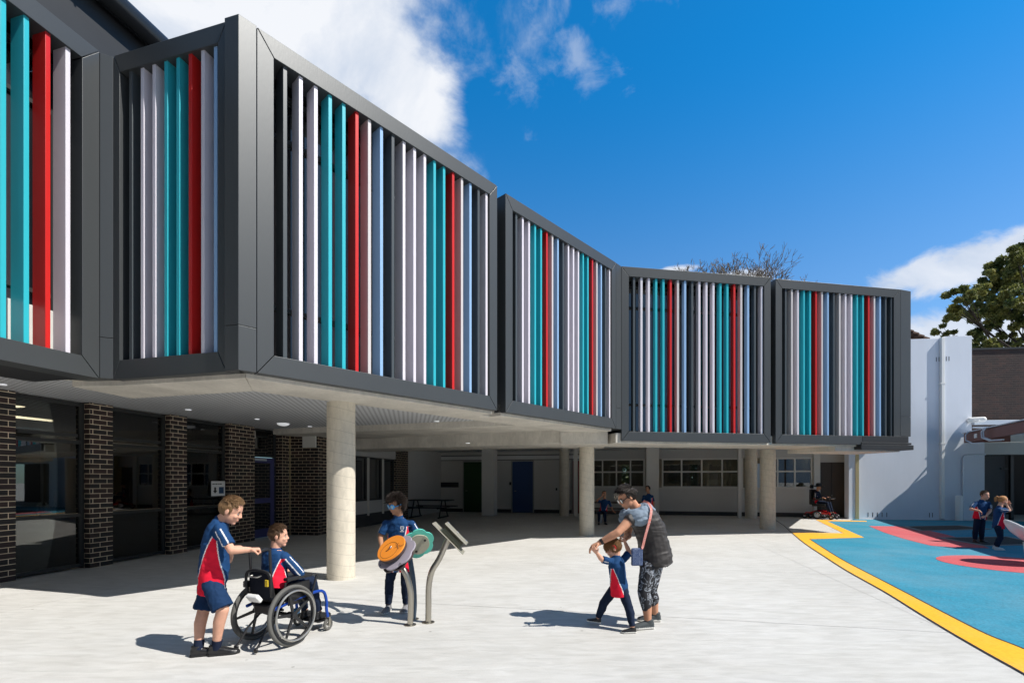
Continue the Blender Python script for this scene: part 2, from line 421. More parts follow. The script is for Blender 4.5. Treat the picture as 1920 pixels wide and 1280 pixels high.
# ------------------------------------------------------------------ ground and play surface
g = MB(); g.add([(-300,-300,0),(300,-300,0),(300,300,0),(-300,300,0)], [(0,1,2,3)])
tag(g.build('ground', mat_concrete_ground()), kind='structure')
def sheet(name, pts, z, m, th=.0):
    b = MB(); P = [v3(p, z) for p in pts]
    b.add(P, [tuple(range(len(P)))])
    o = b.build(name, m)
    for p in o.data.polygons:
        if p.normal.z < 0: p.flip()
    return tag(o, kind='structure')
def smooth_poly(pts, n=4):
    out = []
    for i in range(len(pts)-1):
        p0 = pts[max(i-1,0)]; p1 = pts[i]; p2 = pts[i+1]; p3 = pts[min(i+2,len(pts)-1)]
        for k in range(n):
            t = k/n
            out.append(.5*((2*p1)+(p2-p0)*t+(2*p0-5*p1+4*p2-p3)*t*t+(3*p1-p0-3*p2+p3)*t**3))
    return out+[pts[-1]]
outer = [gp(*q) for q in [(1483.8,998),(1509,1018.8),(1544.7,1042.5),(1586,1069),(1657.5,1109),(1717,1146),(1776,1182),(1850.5,1225),(1920,1263.7),(2090,1362)]]
inner = [gp(*q) for q in [(1518,1010.7),(1553.6,1033.6),(1586,1053),(1657.5,1090),(1717,1121),(1776,1152),(1850.5,1189.5),(1920,1217),(2090,1290)]]
outer = smooth_poly(outer); inner = smooth_poly(inner)
blue_poly = inner[::-1]+[gp(*q) for q in [(1620,1007.5),(1550.6,976.8),(1590,976)]]+[V((13.3,18.87,0)),V((17.9,18.06,0)),V((24,17,0)),V((26,10,0)),V((14,2.6,0))]
sheet('play_surface', blue_poly, .004, mat_rubber('turquoise_rubber_granules', (.030,.225,.33)))
yel = mat_rubber('yellow_rubber_granules', (.84,.40,.028), .10)
top_y = [gp(*q) for q in [(1620,1007.5),(1550.6,976.8),(1625,977.8),(1625,976.2),(1530,974.2),(1582,999.5)]]
sheet('yellow_border_strip', outer+inner[::-1]+top_y, .008, yel)
# thin dark expansion joints along both sides of the yellow strip
def joint(name, path, w, z, m):
    b = MB()
    for i in range(len(path)-1):
        p, q = v3(path[i], z), v3(path[i+1], z); d = (q-p)
        if d.length < 1e-6: continue
        n_ = V((-d.y, d.x, 0)).normalized()*w/2
        b.add([p-n_, q-n_, q+n_, p+n_], [(0,1,2,3)])
    return tag(b.build(name, m), kind='structure')
M['joint'] = mat('joint_sealant', (.045,.04,.035), rough=.9)
M['joint_soft'] = mat('saw_cut_joint', (.40,.39,.37), rough=.9)
joint('expansion_joint', outer, .016, .0105, M['joint'])
joint('expansion_joint', inner, .022, .0105, M['joint'])
joint('expansion_joint', [gp(*q) for q in [(1455,975),(1470,985),(1483.8,998)]], .03, .003, M['joint'])
red = mat_rubber('salmon_rubber_granules', (.50,.095,.105), .16)
red_band = [gp(*q) for q in [(1629,986),(1689,986.6),(1722,993.6),(1744,995),(1770,1001),(1800,1009),(1856.5,1027.7),(1791,1026),(1746.6,1023),(1717,1015.8),(1690,1008.5),(1657.5,998)]]
sheet('red_surface_band', red_band, .008, red)
cc = gp(1898, 1058.5); 
sheet('red_surface_disc', [V((9.08+1.10*math.cos(a), 8.72+1.06*math.sin(a), 0)) for a in [2*math.pi*i/64 for i in range(64)]], .008, red)
# saw-cut joints in the concrete, on the grid of the brick wing
gx = V((.9783,-.2073,0)); gy = V((.2073,.9783,0)); o0 = V((-2.9,3.2,0))
for k in range(-2, 4):
    a = o0+gy*(k*3.1)
    if k in (-1,0,1,2): joint('saw_cut_joint', [a-gx*4.2, a+gx*(7.6 if k>0 else 5.6)], .007, .003, M['joint_soft'])
for k in (-1, 2):
    a = o0+gx*(k*3.4)
    joint('saw_cut_joint', [a-gy*4, a+gy*10], .005, .0032, M['joint_soft'])

# in-ground trampolines: dark mat in a grey rubber surround
tramp_rim = mat_rubber('grey_rubber_granules', (.20,.20,.20), .15); tramp_bed = mat('black_trampoline_mesh', (.012,.012,.012), rough=.8, bump=.3, bscale=200)
def trampoline(label, q, inset):
    P = [gp(*a) for a in q]; c = sum(P, V((0,0,0)))/4
    t = thing('trampoline', label, 'trampoline', (c.x,c.y,0), 'trampolines sunk in the play surface')
    b = MB(); b.prism([(p.x,p.y) for p in P], .004, .016); b.build('surround', tramp_rim, t, bevel=.004)
    b = MB(); b.prism([((c+(p-c)*inset).x, (c+(p-c)*inset).y) for p in P], .016, .021); b.build('jumping_bed', tramp_bed, t)
trampoline('black trampoline sunk in the ground nearest the white wall', [(1690,987),(1800,985),(1860,992),(1722,995.5)], .82)
trampoline('black trampoline sunk in the ground beside the boy and the girl', [(1757,1008),(1890,1006),(1960,1021),(1845,1024)], .84)

# ------------------------------------------------------------------ school building
SB = thing('school_building', 'school block with charcoal boxes of coloured louvres over an open undercroft', 'building', (-3.1,5.5,0))

def screen(P0, T, L, z0, z1, pattern, bars=(.19,.19,.235,.235), skip=0, deep=1.1, label=None, blank=0.0, fd=.20, fw=.05, spandrel=False):
    T = V((T[0],T[1],0)).normalized(); Nn = V((T.y,-T.x,0)); P0 = v3(P0)
    l, r, tp, bt = bars; d = .30; gap = .006
    def pt(s, n, z): return P0+T*s+Nn*n+Z*z
    b = MB(); H = z1
    # four mitred bars with a hairline gap at the mitres
    g2 = gap
    b.ext([pt(0,0,z0+g2),pt(0,0,z1-g2),pt(l,0,z1-tp-g2),pt(l,0,z0+bt+g2)], -Nn*d)
    b.ext([pt(L,0,z0+g2),pt(L,0,z1-g2),pt(L-r,0,z1-tp-g2),pt(L-r,0,z0+bt+g2)], -Nn*d)
    b.ext([pt(g2,0,z1),pt(L-g2,0,z1),pt(L-r-g2,0,z1-tp),pt(l+g2,0,z1-tp)], -Nn*d)
    b.ext([pt(g2,0,z0),pt(L-g2,0,z0),pt(L-r-g2,0,z0+bt),pt(l+g2,0,z0+bt)], -Nn*d)
    # inner lip
    fo = b.build('louvre_screen', M['frame'], SB, bevel=.004)
    if label: fo['label'] = label
    s = MB(); t = .04
    for a0,a1,c0,c1 in ((.01,.01+t,z0+.01,z1-.01),(L-.01-t,L-.01,z0+.01,z1-.01),(.01+t,L-.01-t,z1-.01-t,z1-.01),(.01+t,L-.01-t,z0+.01,z0+.01+t)):
        s.obox(pt(a0,-d-.002,c0), T*(a1-a0), -Nn*(deep-d), Z*(c1-c0))
    s.build('box_casing', M['dark'], fo)
    # window wall behind the fins
    w = MB(); w.obox(pt(.05,-.52,z0+.06), T*(L-.1), -Nn*.02, Z*(z1-z0-.12)); w.build('window_pane', M['glass_dark'], fo)
    w = MB(); n_m = 4
    for k in range(n_m+1):
        ss = l+(L-l-r)*k/n_m
        w.obox(pt(ss-.025,-.46,z0+bt), T*.05, -Nn*.055, Z*(z1-z0-bt-tp))
    for zz in (z0+bt+.02, z0+.95, z1-tp-.62, z1-tp-.05):
        w.obox(pt(l,-.465,zz), T*(L-l-r), -Nn*.05, Z*.05)
    w.build('mullion', M['winframe'], fo)
    if spandrel:
        w = MB(); w.obox(pt(l+.02,-.44,z0+bt+.04), T*(L-l-r-.04), -Nn*.018, Z*(.52 if spandrel else .045)); w.build('spandrel_strip', M['spandrel'], fo)
    n = len(pattern); sp = (L-l-r-blank)/n
    for i, ch in enumerate(pattern):
        if i < skip: continue
        ss = l+sp*(i+.62)
        f = MB(); f.obox(pt(ss,-.03,z0+bt-.006), T*fw, -Nn*fd, Z*(z1-z0-bt-tp+.012))
        f.build('fin', M[FIN[ch]], fo, bevel=.004)
    return fo
M['spandrel'] = mat('pale_floor_edge', (.60,.60,.57), rough=.7)
PAT = 'DWWTTRGBDWWWTTRGBDW'
Tm = V((.664,.748,0)); Nm = V((.748,-.664,0)); Tb = V((.965,-.262,0)).normalized(); Nb = V((Tb.y,-Tb.x,0))
P = V((-3.10,5.48,0)); Me = V((-.265,8.665,0))
Tm = (Me-P).normalized(); Nm = V((Tm.y,-Tm.x,0))
ZT, ZB = 6.79, 2.77
A1 = V((-5.075,5.95,0)); TA = V((.242,.970,0)).normalized(); A0 = A1-TA*4.05
screen(A0, TA, 4.05, ZB, ZT, 'WWTTRGBDWWWGDWTTRW', skip=12, spandrel=True, label='screen at the left edge with teal, red and white fins', blank=.08)
Bs = P-Tb*.20; B0 = P-Tb*1.93
screen(B0-Nb*.03, Tb, 1.73, ZB, ZT, 'DWWTTRWB', bars=(.10,.12,.22,.235), label='dark short screen in shade, turned to the left', blank=.02)
M0 = P+Tm*.20
screen(M0-Nm*.0, Tm, (Me-M0).length, ZB, ZT, PAT, label='nearest big screen on the right of the corner post')
Q0 = V((-.117,8.885,0)); Q1 = V((2.52,11.72,0))
screen(Q0, (Q1-Q0).normalized(), (Q1-Q0).length, ZB, ZT, PAT, label='second angled screen behind the dark slot')
R0 = V((2.70,11.92,0)); R1 = V((6.73,12.58,0))
screen(R0, (R1-R0).normalized(), (R1-R0).length, 2.49, ZT, PAT, label='wide screen facing the court, sky showing in its glass', fd=.13, fw=.058)
S0 = V((6.90,12.66,0)); S1 = V((10.74,13.37,0)); Ts = (S1-S0).normalized(); Ns = V((Ts.y,-Ts.x,0))
screen(S0, Ts, (S1-S0).length, 2.49, ZT, 'DGWTTRGBDGWWTTRGBDD', bars=(.19,.22,.235,.235), label='screen at the far right end by the white wall')
# corner post (two cladding lengths with a seam) and the narrow corner folds
def prism_part(name, pts, z0, z1, m, parent=SB, bevel=.004):
    b = MB(); b.prism([(p[0],p[1]) for p in pts], z0, z1); return b.build(name, m, parent, bevel=bevel)
post = [P, P+Tm*.194, P+Tm*.194-Nm*.4, P-Tb*.194-Nb*.4, P-Tb*.194]
prism_part('corner_post', post, ZB, 3.28, M['frame']); prism_part('corner_post', post, 3.286, ZT+.01, M['frame'])
f1 = [A1+TA*.006, B0-Nb*.03-Tb*.006, B0-Nb*.5, A1-V((TA.y,-TA.x,0))*.5]
prism_part('corner_fold', f1, ZB+.01, 3.28, M['frame']); prism_part('corner_fold', f1, 3.286, ZT-.01, M['frame'])
f2 = [Q1+V((.006,.007,0)), R0-V((.006,.001,0)), R0+V((-.1,.5,0)), Q1+V((-.4,.4,0))]
prism_part('corner_fold', f2, ZB, 3.28, M['frame']); prism_part('corner_fold', f2, 3.286, ZT-.004, M['frame'])
f3 = [S1+Ts*.006, V((11.13,13.50,0)), V((11.05,14.1,0)), S1-Ns*.6]
prism_part('corner_fold', f3, 2.74, 3.28, M['frame']); prism_part('corner_fold', f3, 3.286, ZT-.002, M['frame'])
# dark slots between neighbouring boxes
prism_part('slot_infill', [Me-Nm*.35+Tm*.01, Q0-Nm*.35-Tm*.01, Q0-Nm*1.0, Me-Nm*1.0], ZB, ZT-.12, M['dark'])
prism_part('slot_infill', [R1+V((.01,.36,0)), S0+V((-.01,.36,0)), S0+V((-.1,1,0)), R1+V((-.1,1,0))], 2.5, ZT-.12, M['dark'])
# awning ledge under the last screen
b = MB(); b.obox(S1-Ts*1.28+Ns*.02+Z*2.50, Ts*1.62, -Ns*.5, Z*.055); b.obox(S1-Ts*1.24+Ns*.006+Z*2.56, Ts*1.5, -Ns*.1, Z*.17)
b.obox(S1-Ts*1.30+Ns*.03+Z*2.36, Ts*1.70, -Ns*1.1, Z*.13)
b.build('ledge', M['dark'], SB, bevel=.005)
b = MB(); b.ext([S1-Ts*1.9-Ns*.2+Z*2.32, S1+Ts*.2-Ns*.2+Z*2.32, S1+Ts*.2-Ns*1.6+Z*2.32, S1-Ts*2.2-Ns*1.6+Z*2.32], Z*.12); b.build('ledge_soffit', M['conc'], SB)
# upper storey body behind the screens
body = [(-13,1.0),(-6.95,1.0),(-5.80,6.2),(-5.2,6.75),(-3.55,6.30),(-1.0,9.4),(1.9,12.5),(2.6,12.95),(10.3,14.35),(10.0,19.4),(-8,24),(-13,8)]
prism_part('upper_wall', body, 2.93, 6.66, M['dark'], bevel=0)
# roof step with fascia and half round gutter behind the left screens
rb = V((-5.56,6.07,0)); nA = V((-TA.y,TA.x,0))
b = MB(); b.obox(rb+nA*.12-TA*6+Z*6.6, TA*13, nA*3.0, Z*1.38); b.build('roof_fascia', M['dark'], SB)
b = MB(); b.tube([rb-TA*6+Z*8.03, rb+TA*7+Z*8.03], .15, 24); gt = b.build('gutter', M['gutter'], SB, smooth=True)
for k in (-1.6, .12, 1.9):
    b = MB(); c = rb+TA*k+Z*8.03; b.torus(c, TA, .157, .014, 28, 8); b.build('gutter_bracket', M['gutter'], gt, smooth=True)
# concrete edge bands under the boxes
def off_line(p, T_, n_, s): return p-n_*s
bandA = [A0-TA*1+V((TA.y,-TA.x,0))*-.13, A1+V((TA.y,-TA.x,0))*-.13, V((-5.10,6.06,0)), V((-5.72,6.22,0)), A0-TA*1+V((TA.y,-TA.x,0))*-.8]
prism_part('edge_slab', bandA, 2.80, 2.935, M['conc'], bevel=.006)
inn = P-Nm*.98+Tm*.1; 
bandB = [B0-Nb*.13-Tb*.02, P-Tm*-.12-Nm*.13, V((-3.49,6.51,0)), V((-5.56,7.08,0)), V((-5.62,6.18,0))]
prism_part('edge_slab', bandB, 2.715, 2.94, M['conc'], bevel=.006)
Tq = (Q1-Q0).normalized(); Nq = V((Tq.y,-Tq.x,0))
bandM = [P+Tm*.125-Nm*.13, Me-Nm*.13, Me-Nm*.42, Q0-Nq*.42, Q0-Nq*.13, Q1-Nq*.13, Q1-Nq*1.05, Me-Nm*1.03, V((-3.49,6.51,0))]
prism_part('edge_slab', bandM, 2.718, 2.938, M['conc'], bevel=.006)
nR = V((-.16,.987,0))
bandR = [R0+nR*.13-V((.12,.1,0)), R1+nR*.13, S0+nR*.13, S1+nR*.13-Ts*.3, S1-Ts*.3+nR*1.5, R0+nR*1.5-V((.3,0,0))]
prism_part('edge_slab', bandR, 2.445, 2.69, M['conc'], bevel=.006)
# deep beams across the undercroft
beam1 = [(-6.3,12.75),(.35,10.55),(1.25,11.55),(-5.4,14.6)]
prism_part('ceiling_beam', beam1, 2.726, 2.932, M['conc'], bevel=.006)
beam2 = [(-5.5,14.8),(-.5,13.02),(1.17,12.05),(2.35,12.25),(2.5,13.6),(.1,14.3),(-5.2,16.1)]
prism_part('ceiling_beam', beam2, 2.452, 2.931, M['conc'], bevel=.006)
prism_part('column_capital', [(1.20,12.02),(2.40,12.12),(2.62,13.9),(1.45,13.9)], 2.425, 2.75, M['conc'], bevel=.006)
# ceilings
b = MB(); b.add([V((p[0],p[1],2.868)) for p in [(-9.5,1.2),(-6.6,1.2),(-5.45,6.2),(-3.3,6.0),(-.6,9.0),(.3,10.7),(-6.4,12.9),(-6.9,13.5),(-8,13.6)]], [tuple(range(9))[::-1]]); b.build('perforated_ceiling', M['perf'], SB)
b = MB(); b.add([V((p[0],p[1],2.872)) for p in [(-7.5,12.8),(.1,10.4),(2.0,12.4),(10.6,13.9),(14.2,19.0),(14.2,20.6),(-7,25)]], [tuple(range(7))[::-1]]); b.build('undercroft_ceiling', M['ceil'], SB)
# round and square columns
def round_col(X, Y, r, h, dome=None):
    b = MB(); b.lathe((X,Y,0), [(r*1.01,0),(r,.03),(r,h-.01),(r,h)], 40)
    o = b.build('column', M['conc_col'], SB, smooth=True); return o
round_col(-2.66, 7.53, .212, 2.72)
round_col(2.06, 13.33, .205, 2.43)
round_col(7.95, 15.04, .222, 2.46)
round_col(9.58, 19.38, .225, 2.872)
round_col(2.24, 20.75, .21, 2.872)
for X, Y, w in ((-.98,21.1,.56),(5.78,19.95,.50)):
    c = V((X,Y,0)); b = MB(); b.obox(c-gx*w/2-gy*w/2, gx*w, gy*w, Z*2.87); b.build('column', M['trim'], SB, bevel=.01)
b = MB(); b.obox(V((2.62,20.6,0)), gx*.17, gy*.14, Z*2.87); b.build('downpipe', M['trim'], SB, bevel=.01)
b = MB(); b.obox(V((9.12,19.5,0)), gx*.13, gy*.14, Z*2.87); b.build('downpipe', M['trim'], SB, bevel=.01)
b = MB(); b.ell((7.95+.0,15.04,0),(0,0,0)) if False else None

# --- brick wing on the left: piers, windows, door
wb = V((-7.52,7.33,0)); wd = V((.2073,.9783,0)); wo = V((.9783,-.2073,0))
def wp(t, n=0, z=0): return wb+wd*t+wo*n+Z*z
HC = 2.868
def pier(t0, t1, n0=-.30, n1=0.0, f=wp, top=HC):
    uv_shift[0] = random.choice([0.0]); b = MB(); b.obox(f(t0,n0,0), f(t1,n0,0)-f(t0,n0,0), f(t0,n1,0)-f(t0,n0,0), Z*top)
    return b.build('brick_pier', M['brick'], SB, uv=True)
pier(-9, 0); pier(1.06,1.45); pier(2.61,3.00); pier(4.16,4.98)
pier(6.02,6.30)
def window(f, t0, t1, zs, n=-.12, fr=.055, m=M['winframe'], pane=M['glass'], splits=(), z_top=None, black=False):
    """aluminium window: zs = heights of sill, rails and head; splits = extra mullions"""
    w = MB(); a = f(t0,n,0); T_ = (f(t1,n,0)-a); L = T_.length; T_.normalize(); O = (f(t0,n+1,0)-f(t0,n,0)).normalized()
    for s in [0, L-fr]+[x-fr/2 for x in splits]:
        w.obox(a+T_*s+Z*zs[0], T_*fr, -O*.07, Z*(zs[-1]-zs[0]))
    for i, z in enumerate(zs):
        zz = z if i == 0 else z-fr
        w.obox(a+T_*fr+Z*zz-O*.004, T_*(L-2*fr), -O*.06, Z*fr)
    wf = w.build('window', m, SB, bevel=.003)
    for i in range(len(zs)-1):
        p = MB(); p.obox(a+T_*fr*.5+Z*(zs[i]+.01)-O*.035, T_*(L-fr), -O*.006, Z*(zs[i+1]-zs[i]-.02)); p.build('pane', pane, wf)
    return wf
for t0, t1 in ((0,1.06),(1.45,2.61),(3.00,4.16)):
    window(wp, t0+.002, t1-.002, [.03,.95,2.20,2.85])
    b = MB(); b.obox(wp(t0+.1,-.17,2.26), wd*(t1-t0-.2), wo*.045, Z*.05); b.build('sash_rail', M['winframe'], SB)
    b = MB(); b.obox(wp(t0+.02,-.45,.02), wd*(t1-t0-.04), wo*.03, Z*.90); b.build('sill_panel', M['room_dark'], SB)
# rooms behind
b = MB()
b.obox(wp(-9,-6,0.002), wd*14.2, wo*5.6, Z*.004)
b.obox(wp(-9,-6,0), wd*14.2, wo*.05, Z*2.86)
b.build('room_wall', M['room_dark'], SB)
b = MB(); b.obox(wp(-9,-5.95,2.862), wd*15, wo*5.7, Z*.004); b.build('room_ceiling', M['room'], SB)
b = MB(); b.obox(wp(4.3,-6,0), wd*.06, wo*5.7, Z*2.86); b.obox(wp(-9.05,-6,0), wd*.05, wo*5.7, Z*2.86); b.build('room_wall', M['room'], SB)
for (t, n) in ((.0,-1.6),(.2,-3.2),(1.9,-1.7),(2.1,-3.3),(-1.5,-2.0),(3.6,-4.0)):
    b = MB(); b.obox(wp(t,n,2.845), wd*1.15, -wo*.30, Z*.012); b.build('ceiling_lamp', M['lamp'], SB)
b = MB(); b.obox(wp(3.35,-.9,.98), wd*.75, -wo*.03, Z*1.85); b.build('roller_blind', M['blind'], SB)
b = MB(); b.obox(wp(-.6,-.75,.86), wd*4.5, wo*.28, Z*.04); b.build('bench_top', M['trim'], SB)
b = MB(); q = wp(.62,-.52,.90); b.tube([q, q+Z*.16]+[q+Z*(.16+.07*math.sin(a))+wd*(.07-.07*math.cos(a)) for a in [i*math.pi/8 for i in range(1,9)]]+[q+wd*.14+Z*.12], .011, 10)
tag(b.build('tap', M['chrome'], None, smooth=True, origin=q), 'chrome gooseneck tap standing behind the leftmost ground floor window', 'tap')
# violet door with glazed leaf and toplight, recessed between pier and brick return
dn = -.20; t0, t1 = 4.985, 6.015
b = MB()
for s0, s1, z0, z1 in ((t0,t0+.05,0,2.86),(t1-.05,t1,0,2.86),(t0+.05,t1-.05,2.81,2.86),(t0+.05,t1-.05,2.13,2.20)):
    b.obox(wp(s0,dn,z0), wd*(s1-s0), -wo*.08, Z*(z1-z0))
b.build('door_frame', M['winframe'], SB)
b = MB()
for s0, s1, z0, z1 in ((t0+.06,t0+.19,.02,2.12),(t1-.19,t1-.06,.02,2.12),(t0+.19,t1-.19,1.98,2.12),(t0+.19,t1-.19,.92,1.05),(t0+.19,t1-.19,.02,.24)):
    b.obox(wp(s0,dn-.01,z0), wd*(s1-s0), -wo*.05, Z*(z1-z0))
dr = b.build('door', M['purple'], SB, bevel=.003)
for z0, z1 in ((.24,.92),(1.05,1.98)):
    b = MB(); b.obox(wp(t0+.18,dn-.03,z0), wd*(t1-t0-.36), -wo*.006, Z*(z1-z0)); b.build('pane', M['glass_dark'], dr)
b = MB(); b.obox(wp(t0+.06,dn-.03,2.2), wd*(t1-t0-.12), -wo*.006, Z*.61); b.build('pane', M['glass_dark'], dr)
b = MB(); b.obox(wp(t0+.24,dn+.012,2.03), wd*.42, -wo*.02, Z*.06); b.build('door_closer', M['zinc'], dr)
b = MB(); b.tube([wp(t0+.14,dn+.04,.98), wp(t0+.14,dn+.04,1.18)], .012, 10); b.build('handle', M['chrome'], dr, smooth=True)
for zz in (.3,.62,1.9,1.6):
    b = MB(); b.obox(wp(t1-.075,dn+.012,zz), wd*.02, -wo*.02, Z*.10); b.build('hinge', M['chrome'], dr)
b = MB(); b.obox(wp(t0+.10,dn+.014,2.60), wd*.14, -wo*.02, Z*.19); b.build('sign_plate', M['trim'], SB)
# front facing brick return and second wall length
C1 = wp(6.30); C2 = C1+wo*.89
b = MB(); b.obox(C1-wd*0, C2-C1, wd*.3, Z*HC); uv_shift[0] = .06; b.build('brick_return', M['brick'], SB, uv=True); uv_shift[0] = 0
b = MB(); b.obox(wp(6.285,.02,0), wd*.012, wo*.02, Z*HC); b.build('movement_joint', M['cream_trim'], SB)
def wq(t, n=0, z=0): return C2+wd*t+wo*n+Z*z
pier(.302,.75,-.3,0,wq); pier(4.88,5.95,-.3,0,wq)
b = MB(); b.obox(wq(.75,-.22,2.30), wd*4.13, wo*.2, Z*.565); b.build('lintel_panel', M['grey_wall'], SB)
window(wq, .752, 4.878, [.84,2.298], n=-.08, splits=(1.0,2.05,3.1), m=M['winframe'], pane=M['glass_dark'])
b = MB(); b.obox(wq(.75,-.2,.42), wd*4.13, wo*.16, Z*.415); b.build('under_window_panel', M['grey_wall'], SB)
b = MB(); b.obox(wq(.75,-.2,0), wd*4.13, wo*.14, Z*.42); b.build('plinth', M['grey_dark'], SB)
for tt in (1.75,2.8,3.85):
    b = MB(); b.obox(wq(tt,-.05,.35), wd*.05, wo*.06, Z*1.92); b.build('cover_strip', M['trim'], SB)
b = MB(); b.obox(wq(-.04,.01,2.42)-wo*.42, wo*.40, -wd*.06, Z*.36); b.build('control_box', M['trim'], SB, bevel=.008)
# --- rear wall of the undercroft
ra, rbb = V((-5.6,24.13,0)), V((13.45,19.78,0)); rt = (rbb-ra).normalized(); rn = V((rt.y,-rt.x,0))
def rs(u):
    k = (u-CX)/F; return (k*ra.y-ra.x)/(rt.x-k*rt.y)
def rw(s, n=0, z=0): return ra+rt*s+rn*n+Z*z
def rbox(name, u0, u1, z0, z1, n0, n1, m, parent=SB, bevel=0):
    b = MB(); s0, s1 = rs(u0), rs(u1); b.obox(rw(s0,n0,z0), rt*(s1-s0), rn*(n1-n0), Z*(z1-z0)); return b.build(name, m, parent, bevel=bevel)
M['rear_plaster'] = mat('pale_grey_plaster', (.56,.55,.52), rough=.85, var=.06, vscale=1.2)
rbox('rear_wall', 700, 1100, .0, 2.87, -.2, 0, M['rear_plaster'])
rbox('skirting', 772, 1100, 0, .16, .001, .02, M['grey_dark'])
rbox('rear_wall', 1100, 1531, .0, 1.16, -.2, .03, M['rear_plaster']); rbox('skirting', 1100, 1531, 0, .17, .031, .05, M['grey_dark'])
rbox('rear_wall', 1100, 1531, 2.47, 2.87, -.2, .0, M['grey_wall'])
rbox('window_sill', 1112, 1524, 1.16, 1.20, -.1, .10, M['trim'])
for u0, u1, k in ((1104,1209,4),(1241,1393,4),(1426,1523,3)):
    s0, s1 = rs(u0), rs(u1); L = s1-s0
    window(lambda t, n=0, z=0, s0=s0: rw(s0+t, n, z), 0, L, [1.20,1.92,2.468], n=.02, fr=.06, m=M['trim'], pane=M['glass'], splits=[L*i/k for i in range(1,k)])
b = MB(); wS, wE = rs(1100), rs(1531)
b.obox(rw(wS,-4,0), rt*(wE-wS), rn*.05, Z*1.15); b.obox(rw(wS,-4,2.35), rt*(wE-wS), rn*.05, Z*.5)
for s_, e_ in ((wS, rs(1165)), (rs(1182), rs(1318)), (rs(1334), rs(1462)), (rs(1490), wE)): b.obox(rw(s_,-4,1.15), rt*(e_-s_), rn*.05, Z*1.2)
b.obox(rw(rs(1100),-4,.01), rt*(rs(1531)-rs(1100)), rn*3.8, Z*.01); b.obox(rw(rs(1100)-.05,-4,0), rt*.05, rn*3.8, Z*2.8); b.obox(rw(rs(1531),-4,0), rt*.05, rn*3.8, Z*2.8); b.build('room_wall', M['room'], SB)
b = MB(); b.obox(rw(rs(1100),-4,2.80), rt*(rs(1531)-rs(1100)), rn*3.8, Z*.02); b.build('room_ceiling', M['room'], SB)
for u, n in ((1150,-1.2),(1305,-1.0),(1345,-2.4),(1470,-1.1),(1500,-2.5)):
    b = MB(); b.obox(rw(rs(u),n,2.78), rt*1.1, -rn*.25, Z*.012); b.build('ceiling_lamp', M['lamp'], SB)
for u0, u1, n0, h in ((1112,1160,-2.6,.95),(1255,1300,-2.2,1.35),(1345,1388,-2.8,1.55),(1455,1485,-2.0,1.30),(1496,1520,-2.4,1.15)):
    rbox('cupboard', u0, u1, .02, h, n0-.5, n0, M['grey_wall'], bevel=.01)
M['card'] = mat('pinned_paper', (.55,.55,.50), rough=.9, var=.3, vscale=9)
for u0, u1, z0, z1 in ((1254,1273,1.45,2.2),(1276,1293,1.5,2.2),(1277,1287,1.2,1.42),(1118,1128,1.5,1.9),(1455,1460,1.2,1.6),(1462,1478,1.2,1.42),(1496,1504,1.2,1.45),(1508,1519,1.2,1.40)):
    rbox('notice_card', u0, u1, z0, z1, -.16, -.15, M['card'])
# doors along the rear wall
def rear_door(u0, u1, top, m, label):
    d = rbox('door', u0, u1, .02, top, .003, .03, m, bevel=.004); d['label'] = label
    b = MB(); s = rs(u0)+.10; b.tube([rw(s,.03,1.02), rw(s,.07,1.02), rw(s+.10,.07,1.02)], .011, 8); b.build('handle', M['chrome'], d)
M['door_trim'] = mat('grey_door_trim', (.30,.30,.29), rough=.6)
for u0, u1, tp in ((868.5,870,2.45),(959,961,2.45),(999.5,1001.5,2.45),(1072,1074,2.46)): rbox('door_jamb', u0, u1, .01, tp, .002, .06, M['door_trim'])
for u0, u1 in ((870,906),(961,999.5),(1074,1098)): rbox('door_header', u0, u1, 2.41, 2.46, .004, .06, M['door_trim'])
rear_door(870, 906, 2.40, M['green_door'], 'dark green door'); rear_door(961, 999.5, 2.40, M['blue_door'], 'dark blue door'); rear_door(1074, 1098, 2.42, M['red_door'], 'dark red door')
rbox('header_panel', 780, 1100, 2.47, 2.72, .002, .022, M['grey_dark']); rbox('header_panel', 795, 1098, 2.50, 2.68, .0221, .026, M['ceil'])
rbox('notice_board', 794, 860, 1.18, 1.42, .002, .05, M['black'])
rbox('corner_pilaster', 775, 796, 0, 2.87, .002, .25, M['trim'])
rbox('switch_plate', 955, 959, 1.3, 1.44, .002, .02, M['black']); rbox('switch_plate', 1042, 1045, 1.05, 1.17, .002, .02, M['black'])
# brown door bay at the right end of the rear wall
rbox('door_jamb', 1524, 1536, 0, 2.87, -.2, .12, M['trim']); rbox('door_jamb', 1585, 1591, 0, 2.87, -.2, .9, M['cream_trim'])
rbox('door_header', 1536, 1585, 2.26, 2.87, -.2, .11, M['grey_wall'])
bd = rbox('door', 1536, 1585, .01, 2.26, -.12, -.06, M['brown_door']); bd['label'] = 'brown double door beside the white wall'
rbox('door_edge', 1560, 1560.8, .02, 2.25, -.059, -.05, M['black'], bd)
b = MB(); b.box(-7.2,-4.9,13.9,24.2,0,.01); 
b = MB(); b.obox(wq(5.95,-.5,0), wd*5.2, wo*.2, Z*2.86); b.build('side_wall', M['rear_plaster'], SB)
